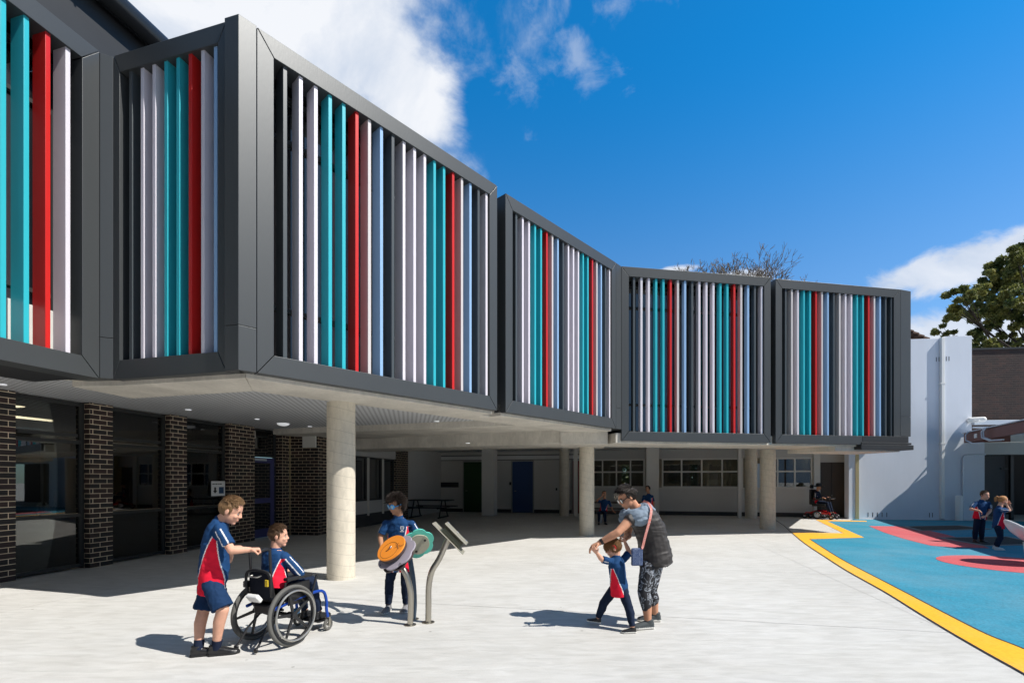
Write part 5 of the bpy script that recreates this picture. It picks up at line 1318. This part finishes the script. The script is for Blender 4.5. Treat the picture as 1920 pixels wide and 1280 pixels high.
for a in range(14):
    t = 2*math.pi*a/14; d = V((math.cos(t), math.sin(t), 0)); c = nk5+V((.005,0,-.03))+V((d.x*.115, d.y*.145, -.03-.05*d.x*-1*.6))
    c2 = nk5+V((.005,0,-.03))+V((math.cos(t+.45)*.115, math.sin(t+.45)*.145, -.03+.03*math.cos(t+.45)))
    G.cone(c, .062, c2, .062, 14)
for a in range(12):
    t = 2*math.pi*a/12; d = V((math.cos(t)*.10, math.sin(t)*.13, -.085+.03*math.cos(t))); G.ell(nk5+d+V((.0,0,-.02)), (.075,.075,.06))
G.ell(nk5+V((.10,0,-.05)), (.10,.14,.10)); G.ell(nk5+V((-.01,-.165,-.10)), (.115,.075,.085)); G.ell(nk5+V((-.06,-.15,-.115)), (.085,.07,.065)); G.ell(nk5+V((-.05,-.12,-.10)), (.07,.07,.06))
mesh_part('hood', remesh(G, .0065, 2, wr=.010, ws=(9,9,16)), grey_hood, P5)
hf5, hr5, hu5 = basis(sp5['hf'], sp5['hu']); hc = sp5['head']; Hh = .232; b = MB()
for sg in (-1,1):
    c = hc+hf5*.36*Hh+hr5*sg*.15*Hh-hu5*.01*Hh; b.torus(c, hf5, .105*Hh, .016*Hh, 24, 6); b.tube([c+hr5*sg*.10*Hh, hc+hf5*.1*Hh+hr5*sg*.355*Hh+hu5*.02*Hh, hc-hf5*.06*Hh+hr5*sg*.365*Hh+hu5*.03*Hh], .020*Hh, 6)
b.tube([hc+hf5*.37*Hh-hr5*.05*Hh, hc+hf5*.37*Hh+hr5*.05*Hh], .014*Hh, 6); gl = b.build('glasses', M['black'], P5, smooth=True)
for sg in (-1,1):
    c = hc+hf5*.36*Hh+hr5*sg*.15*Hh-hu5*.01*Hh; b = MB(); b.ell(c, (.10*Hh,.10*Hh,.012*Hh), hr5, hu5, hf5); b.build('lens', M['white'], gl, smooth=True)
a5 = sp5['arms'][0]['p']; b = MB(); d = (a5[2]-a5[1]).normalized(); c = a5[2]-d*.028; b.tube([c-d*.014, c+d*.014], [.032,.031], 20); b.build('wristband', M['black'], P5, smooth=True)
# bag with patterned strap, worn across the body
BG = thing('crossbody_bag', 'small blue crossbody bag on a pink patterned strap worn by the woman', 'bag', q(1193,1043,-.28))
b = MB(); bc = q(1194,1044,-.27); b.obox(bc+V((-.055,-.02,-.085)), V((.115,.01,0)), V((0,.04,0)), V((.0,0,.175))); b.build('pouch', mat_pattern('mottled_blue_print', (.035,.065,.16), (.20,.24,.34), 30), BG, bevel=.012)
def on_back(t, dx, dy): return pth5(t)+V((dx,dy,0))
sp_ = [bc+V((.045,-.01,.09)), q(1205,1024,-.265), q(1211,1000,-.255), q(1218,975,-.235), q(1221,955,-.19), q(1216,943,-.12), q(1206,939,-.0)]
b = MB(); pts = smooth_poly(sp_, 6)
for i in range(len(pts)-1):
    d = (pts[i+1]-pts[i]); sd = V((0,1,0)).cross(d).normalized()*.012
    b.ext([pts[i]-sd, pts[i]+sd, pts[i+1]+sd, pts[i+1]-sd], V((0,-.005,0)))
b.build('strap', mat_pattern('pink_white_strap_weave', (.60,.16,.12), (.75,.68,.66), 60), BG)

# 4 small child walking
Yc = 4.96; q = lambda u, v, dy=0: px(u, v, Yc+dy); s4 = .585; f4 = V((-.93,.30,0)).normalized()
pel4 = q(1161,1100,.03); nk4 = q(1154,1042,.0)
sp4 = dict(s=s4, bulk=1.24, limb=1.12, f=f4, pel=pel4, neck=nk4, head=q(1148,1026,-.0), hf=(-.92,.05,-.40), hu=(-.35,0,.93), H=.195, skin='fair', hair=('lbrown','bob'), hairn=2200, at=(1.10,4.95,0), hk=.62,
  arms=[A(q(1140,1051,-.09), q(1128,1048,-.11), q(1119,1036,-.14), V((-.55,-.1,.75)), V((-.3,-.9,0)), .4, 1), A(q(1169,1048,.10), q(1180,1035,.13), q(1172,1016,.14), V((-.25,0,1)), V((-.8,0,-.2)), .7, -1)],
  legs=[Lg(pel4+V((.02,-.055,-.02)), q(1178,1136,-.07), setz(q(1186,1170,-.14), .050), (-.93,-.05,0)), Lg(pel4+V((-.03,.055,-.02)), q(1131,1131,.10), V(q(1121,1155,.14)), (-.90,.1,.10))],
  pants='long', shoe=shoe_k, sole=sole_w, hem=.085, panel=68, sleeve=.85)
sp4['legs'][1]['p'][2].z = .068
P4 = person('small child with a brown bob stepping left, held by both hands', sp4)
b = MB(); ef, er, eu = basis(sp4['hf'], sp4['hu']); b.tube(smooth_poly([sp4['head']-er*.07+eu*.03-ef*.0, sp4['head']-er*.074+eu*.025-ef*.022, sp4['head']-er*.072-eu*.012-ef*.024], 4), .004, 8); b.build('hearing_aid', redc, P4, smooth=True)

# right hand children
Y9 = 11.78; q = lambda u, v, dy=0: px(u, v, Y9+dy); pel9 = q(1837,968); nk9 = q(1841,938)
sp9 = dict(s=.80, bulk=.98, f=(-.12,-.99,0), pel=pel9, neck=nk9, head=q(1847,928,-.03), hf=(.05,-1,-.12), H=.215, skin='fair', hair=('brown','short'), hairn=500, vox=.008, at=(pel9.x,Y9,0),
  arms=[A(q(1829,943), q(1820,954,-.03), q(1836,957,-.20), V((.7,-.2,-.7)), V((-.3,.3,-.9)), .5, 1), A(q(1854,943), q(1857,957,-.05), q(1849,967,-.17), V((-.9,-.2,-.1)), V((0,.3,-1)), .4, -1)],
  legs=[Lg(q(1833,972), q(1829,995,-.02), setz(q(1828,1011), .065), (-.2,-1,0)), Lg(q(1841,972), q(1841,994,-.03), setz(q(1841,1011), .065), (.2,-1,0))], pants='long', panel=78)
P9 = person('boy in navy and red polo standing by the trampoline with his hands before him', sp9); crest(P9, q(1850,948)+V((0,-.11,0)), (-.1,-1,.1), .045)
Y10 = 10.6; q = lambda u, v, dy=0: px(u, v, Y10+dy); pel10 = q(1872,985); nk10 = q(1874,950)
sp10 = dict(s=.72, bulk=.98, f=(.95,-.25,0), pel=pel10, neck=nk10, head=q(1881,938), hf=(.9,-.25,-.15), H=.205, skin='fair', hair=('ginger','pony'), hairn=700, vox=.008, at=(pel10.x,Y10,0),
  arms=[A(q(1873,955,-.12), q(1893,957,-.16), q(1888,947,-.13), V((-.2,.3,.9)), V((-.9,.2,0)), .3, -1), A(q(1876,955,.12), q(1896,955,.10), q(1892,945,.03), V((-.3,-.2,.9)), V((-.9,-.2,0)), .3, 1)],
  legs=[Lg(q(1871,989,-.06), q(1876,1007,-.07), setz(q(1869,1024,-.08), .058), (.9,-.3,0)), Lg(q(1874,989,.06), q(1876,1007,.05), setz(q(1866,1023,.10), .058), (.8,-.3,0))], pants='long', shoe=shoe_w, sole=sole_w, panel=88, hem=.05)
person('girl with a ponytail shielding her face beside the spinner dish', sp10)

# two boys at the table in the undercroft
Y6 = 17.0; q = lambda u, v, dy=0: px(u, v, Y6+dy); pel6 = q(1131,958); nk6 = q(1134,936)
sp6 = dict(s=.82, f=(-.2,-.97,0), pel=pel6, neck=nk6, head=q(1133,926,-.02), hf=(-.2,-.95,.1), H=.215, skin='tan', hair=('dark','short'), hairn=300, vox=.012, at=(pel6.x,Y6,0),
  arms=[A(q(1126,940), q(1119,938,-.25), q(1129,930,-.22), V((.4,.2,.8)), V((.1,1,.1)), .5, 1), A(q(1142,940), q(1147,952), q(1150,957,-.1), V((.4,-.4,-.4)), V((0,0,-1)), .2, -1)],
  legs=[Lg(q(1128,960), q(1123,961,-.38), setz(q(1123,978,-.40), .068), (-.2,-1,0)), Lg(q(1135,960), q(1134,962,-.38), setz(q(1135,979,-.36), .068), (.2,-1,0))], pants='long', panel=78)
person('boy sitting on the bench in the undercroft with one hand at his face', sp6)
Y7 = 17.2; q = lambda u, v, dy=0: px(u, v, Y7+dy); pel7 = q(1217,948); nk7 = q(1216,926)
sp7 = dict(s=.86, f=(-.5,-.86,0), pel=pel7, neck=nk7, head=q(1214.5,916.5,-.02), hf=(-.85,-.5,-.05), H=.22, skin='tan', hair=('dark','short'), hairn=300, vox=.012, at=(pel7.x,Y7,0),
  arms=[A(q(1207,930), q(1204,942), q(1206,953,-.05), V((.1,-.2,-1)), V((.9,0,0)), .4, -1), A(q(1223,930), q(1226,942), q(1225,953), V((0,-.1,-1)), V((-.9,0,0)), .4, 1)],
  legs=[Lg(q(1213,951), q(1213,966), setz(q(1213,978), .068), (-.4,-.9,0)), Lg(q(1221,951), q(1221,966), setz(q(1221,978), .068), (-.4,-.9,0))], pants='long', panel=78)
P7 = person('boy standing in the shade behind the woman, looking left', sp7); crest(P7, q(1219,934)+V((0,-.115,0)), (-.4,-.9,.1), .045)

# power wheelchair with its rider
PW = thing('power_wheelchair', 'red power wheelchair with black seat by the brown door', 'wheelchair', (12.15,19.05,0))
po = V((12.15,19.05,0)); pf = V((.55,-.83,0)).normalized(); pr = V((-pf.y*-1, pf.x*-1, 0)); pr = V((pf.y, -pf.x, 0))
def pc(f, r, z): return po+pf*f+pr*r+Z*z
red_g = mat('glossy_red_shell', (.42,.010,.012), rough=.2)
b = MB(); b.loft([(pc(-.30,0,.24), pr, .20, Z, .05), (pc(-.1,0,.27), pr, .26, Z, .09), (pc(.12,0,.27), pr, .26, Z, .09), (pc(.34,0,.23), pr, .18, Z, .05)], 20); b.build('base_shell', red_g, PW, smooth=True)
for f_, r_, R_ in ((0,.28,.165),(0,-.28,.165),(.48,.24,.10),(.48,-.24,.10),(-.48,.24,.10),(-.48,-.24,.10)):
    c = pc(f_, r_, R_+.004); b = MB(); b.torus(c, pr, R_-.03, .030, 32, 8); t = b.build('wheel', M['black'], PW, smooth=True)
    b = MB(); b.torus(c, pr, R_*.55, .014, 24, 6); b.tube([c-pr*.034, c+pr*.034], R_*.22, 12)
    for k in range(5):
        d = pf*math.cos(k*1.2566)+Z*math.sin(k*1.2566); b.tube([c, c+d*R_*.6], .012, 6)
    b.build('rim', M['zinc'], t, smooth=True)
for r_ in (-.24,.24):
    for f_ in (.48,-.48):
        b = MB(); b.tube([pc(f_*.4,r_*.6,.24), pc(f_*.9,r_,.25), pc(f_,r_,.12)], .02, 8); b.build('swing_arm', red_g, PW, smooth=True)
b = MB(); b.tube([pc(-.05,0,.3), pc(-.05,0,.50)], .07, 14); b.build('seat_post', M['black'], PW)
b = MB(); b.obox(pc(-.22,-.23,.50), pf*.48, pr*.46, Z*.09); b.build('seat', M['black'], PW, bevel=.02)
b = MB(); b.obox(pc(-.25,-.22,.56), -pf*.08, pr*.44, Z*.60); b.build('backrest', M['black'], PW, bevel=.03)
b = MB(); b.obox(pc(-.30,-.12,1.20), -pf*.06, pr*.24, Z*.14); b.build('headrest', M['black'], PW, bevel=.025)
for r_ in (-.27,.27):
    b = MB(); b.obox(pc(-.2,r_-.04,.74), pf*.40, pr*.08, Z*.05); b.tube([pc(-.15,r_,.55), pc(-.15,r_,.75)], .02, 8); b.build('armrest', M['black'], PW, bevel=.01)
b = MB(); b.obox(pc(.24,-.30,.80), pf*.16, pr*.30, Z*.03); b.tube([pc(.30,-.22,.82), pc(.30,-.22,.92)], .015, 8); b.ell(pc(.30,-.22,.93), (.025,.025,.025)); b.build('joystick', M['black'], PW)
for k in range(3):
    b = MB(); b.ell(pc(.36,-.26+.1*k,.80), (.016,.016,.016)); b.build('button', M['white'], PW, smooth=True)
b = MB(); b.tube([pc(.24,-.12,.48), pc(.36,-.12,.2)], .018, 8); b.tube([pc(.24,.12,.48), pc(.36,.12,.2)], .018, 8); b.obox(pc(.32,-.18,.16), pf*.2, pr*.36, Z*.02); b.build('footrest', M['black'], PW)
pel8 = pc(-.10,0,.68); nk8 = pc(-.12,0,1.08)
sp8 = dict(s=.80, f=pf, pel=pel8, neck=nk8, head=pc(-.06,0,1.25), hf=pf-Z*.25, H=.21, skin='tan', vox=.013, at=(12.15,19.05,0), cloth=navy_p,
  arms=[A(nk8+pr*.13-Z*.05, nk8+pr*.19-Z*.26, pc(.16,.16,.84), pf-Z*.1, V((0,0,-1)), .6, 1), A(nk8-pr*.13-Z*.05, nk8-pr*.21-Z*.25, pc(.18,-.20,.86), pf, V((0,0,-1)), .6, -1)],
  legs=[Lg(pc(-.05,.08,.66), pc(.28,.09,.64), pc(.40,.09,.26), pf), Lg(pc(-.05,-.08,.66), pc(.28,-.09,.64), pc(.40,-.09,.26), pf)], sleeve=1.9, pants='long', panel=78)
P8 = person('child in a black sun hat riding the red power wheelchair', sp8)
b = MB(); hp = sp8['head']+Z*.07; b.lathe(hp, [(.215,-.05),(.217,-.042),(.108,.0),(.10,.07),(.06,.095),(.0,.10)], 24); b.build('sun_hat', M['black'], P8, smooth=True)
# ------------------------------------------------------------------ sky, sun, camera
EL = math.radians(50); ts = V((.936,-.352,0)).normalized()*math.cos(EL)+Z*math.sin(EL)
sl = bpy.data.lights.new('sun', 'SUN'); sl.energy = 5.0; sl.angle = math.radians(.53); sl.color = (1,.955,.89)
so_ = link('sun', sl); so_.rotation_euler = ts.to_track_quat('Z','Y').to_euler(); so_.location = (10,-6,20)
w = bpy.data.worlds.new('World'); scn.world = w; w.use_nodes = True; nt = w.node_tree; nt.nodes.clear()
out = N(nt, 'ShaderNodeOutputWorld'); bg = N(nt, 'ShaderNodeBackground'); bg.inputs['Strength'].default_value = .10
sky = N(nt, 'ShaderNodeTexSky', sky_type='NISHITA'); sky.sun_disc = False; sky.sun_elevation = EL; sky.sun_rotation = math.atan2(ts.x, ts.y)
sky.altitude = 50; sky.air_density = 1.0; sky.dust_density = .4; sky.ozone_density = 2.2
hsv = N(nt, 'ShaderNodeMix', data_type='RGBA', blend_type='MULTIPLY'); hsv.inputs[0].default_value = 1; 
sz_ = N(nt, 'ShaderNodeSeparateXYZ'); nt.links.new(N(nt, 'ShaderNodeTexCoord').outputs['Generated'], sz_.inputs[0])
er = N(nt, 'ShaderNodeMapRange', interpolation_type='SMOOTHSTEP'); er.inputs['From Min'].default_value = .22; er.inputs['From Max'].default_value = .66; nt.links.new(sz_.outputs[2], er.inputs[0])
et_ = N(nt, 'ShaderNodeMix', data_type='RGBA'); et_.inputs[6].default_value = (.74,1.10,1.36,1); et_.inputs[7].default_value = (.07,1.06,1.62,1)   # deeper blue towards the zenith
nt.links.new(er.outputs[0], et_.inputs[0]); nt.links.new(et_.outputs[2], hsv.inputs[7])
nt.links.new(sky.outputs[0], hsv.inputs[6])
tc = N(nt, 'ShaderNodeTexCoord'); D = tc.outputs['Generated']
def math_(op, a, b=None, c=None):
    n = N(nt, 'ShaderNodeMath', operation=op)
    for i, x in enumerate((a, b, c)):
        if x is None: continue
        if isinstance(x, (int,float)): n.inputs[i].default_value = x
        else: nt.links.new(x, n.inputs[i])
    return n.outputs[0]
def fbm(scale, detail, rough, st=(1,1,1), dist=0, off=(0,0,0)):
    mp = N(nt, 'ShaderNodeMapping'); mp.inputs['Scale'].default_value = st; mp.inputs['Location'].default_value = off
    nt.links.new(D, mp.inputs['Vector'])
    n = N(nt, 'ShaderNodeTexNoise'); n.inputs['Scale'].default_value = scale; n.inputs['Detail'].default_value = detail; n.inputs['Roughness'].default_value = rough; n.inputs['Distortion'].default_value = dist
    nt.links.new(mp.outputs[0], n.inputs['Vector']); return n.outputs['Fac']
def sdir(u, v): return V((u-CX, F, HZ-v)).normalized()
def blob(u, v, r, st=(1,1,1)):
    d = N(nt, 'ShaderNodeVectorMath', operation='SUBTRACT'); d.inputs[1].default_value = sdir(u, v); nt.links.new(D, d.inputs[0])
    m = N(nt, 'ShaderNodeVectorMath', operation='MULTIPLY'); m.inputs[1].default_value = st; nt.links.new(d.outputs[0], m.inputs[0])
    l = N(nt, 'ShaderNodeVectorMath', operation='LENGTH'); nt.links.new(m.outputs[0], l.inputs[0])
    return math_('SUBTRACT', 1.0, math_('DIVIDE', l.outputs['Value'], r))
def union(xs):
    a = xs[0]
    for x in xs[1:]: a = math_('MAXIMUM', a, x)
    return a
n1_ = fbm(4.5, 12, .60, (1,1,1.25), .35); n2_ = fbm(11, 8, .62, (1,1,1.4), .3, (3,1,0))
big = union([blob(400,40,.46), blob(610,90,.27), blob(250,-100,.55), blob(715,130,.16), blob(610,-60,.24), blob(775,175,.12)])
right = union([blob(1740,518,.10,(1,1,2.4)), blob(1820,495,.085,(1,1,2.2)), blob(1900,465,.06,(1,1,2.2)), blob(1740,640,.16,(1,1,3)), blob(1900,640,.2,(1,1,2.6)), blob(1360,530,.10,(1,1,5)), blob(1275,505,.06,(1,1,5))])
wisp = union([blob(1160,20,.14), blob(955,140,.10), blob(1080,110,.13,(1,1,1.3)), blob(990,262,.045), blob(1000,30,.10), blob(1230,-20,.12)])
def cover(mask, noise, gain, bias, lo, hi):
    x = math_('ADD', mask, math_('MULTIPLY', math_('SUBTRACT', noise, .5), gain)); x = math_('ADD', x, bias)
    r = N(nt, 'ShaderNodeMapRange', interpolation_type='SMOOTHSTEP'); r.inputs['From Min'].default_value = lo; r.inputs['From Max'].default_value = hi
    nt.links.new(x, r.inputs[0]); return r.outputs[0]
c_big = cover(big, n1_, 1.9, -.02, .10, .62)
c_r = math_('MULTIPLY', cover(right, n2_, 1.7, 0, .12, .62), .92)
c_w = math_('MULTIPLY', cover(wisp, n2_, 3.0, -.60, .10, .95), .42)
behind = cover(blob(600,900,.1), fbm(2.0, 8, .6, (1,1,1.6), .4, (7,2,1)), 0.0, 0, 5, 6)
mask = math_('MAXIMUM', math_('MAXIMUM', c_big, c_r), c_w)
# cloud tone: brighter puffs, blue grey thin parts
tone = N(nt, 'ShaderNodeMix', data_type='RGBA'); tone.inputs[6].default_value = (4.3,5.1,6.4,1); tone.inputs[7].default_value = (7.3,7.5,7.9,1)
tn = N(nt, 'ShaderNodeMapRange'); tn.inputs['From Min'].default_value = .38; tn.inputs['From Max'].default_value = .60
nt.links.new(fbm(3.4, 8, .6, (1,1,1.3), .5, (1.2,.4,.3)), tn.inputs[0]); nt.links.new(tn.outputs[0], tone.inputs[0])
mx = N(nt, 'ShaderNodeMix', data_type='RGBA'); nt.links.new(mask, mx.inputs[0]); sepd = N(nt, 'ShaderNodeSeparateXYZ'); nt.links.new(D, sepd.inputs[0])
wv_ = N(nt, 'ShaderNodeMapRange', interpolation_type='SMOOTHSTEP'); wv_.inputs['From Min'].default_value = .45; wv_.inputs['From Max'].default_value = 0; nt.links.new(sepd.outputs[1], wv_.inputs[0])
dimmed_back_sky = N(nt, 'ShaderNodeMix', data_type='RGBA'); dimmed_back_sky.inputs[7].default_value = (1.0,1.85,3.2,1); nt.links.new(wv_.outputs[0], dimmed_back_sky.inputs[0]); nt.links.new(hsv.outputs[2], dimmed_back_sky.inputs[6])  # unseen sky behind the viewpoint, darkened and tinted to lower the shadow fill
nt.links.new(dimmed_back_sky.outputs[2], mx.inputs[6]); nt.links.new(tone.outputs[2], mx.inputs[7])
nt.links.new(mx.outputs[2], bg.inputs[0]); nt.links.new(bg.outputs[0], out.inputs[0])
cam = bpy.data.cameras.new('camera'); cam.sensor_width = 36; cam.sensor_fit = 'HORIZONTAL'; cam.lens = F/1920*36
cam.shift_y = (HZ-640)/1920; cam.clip_end = 2000; cam.clip_start = .05
co = link('camera', cam); co.location = (0,0,CH); co.rotation_euler = (math.pi/2,0,0); scn.camera = co
scn.view_settings.view_transform = 'Standard'; scn.view_settings.look = 'None'; scn.view_settings.exposure = 0.31; scn.view_settings.gamma = 1
scn.cycles.max_bounces = 12; scn.cycles.diffuse_bounces = 8; scn.cycles.glossy_bounces = 4; scn.cycles.transparent_max_bounces = 12; scn.cycles.use_denoising = True
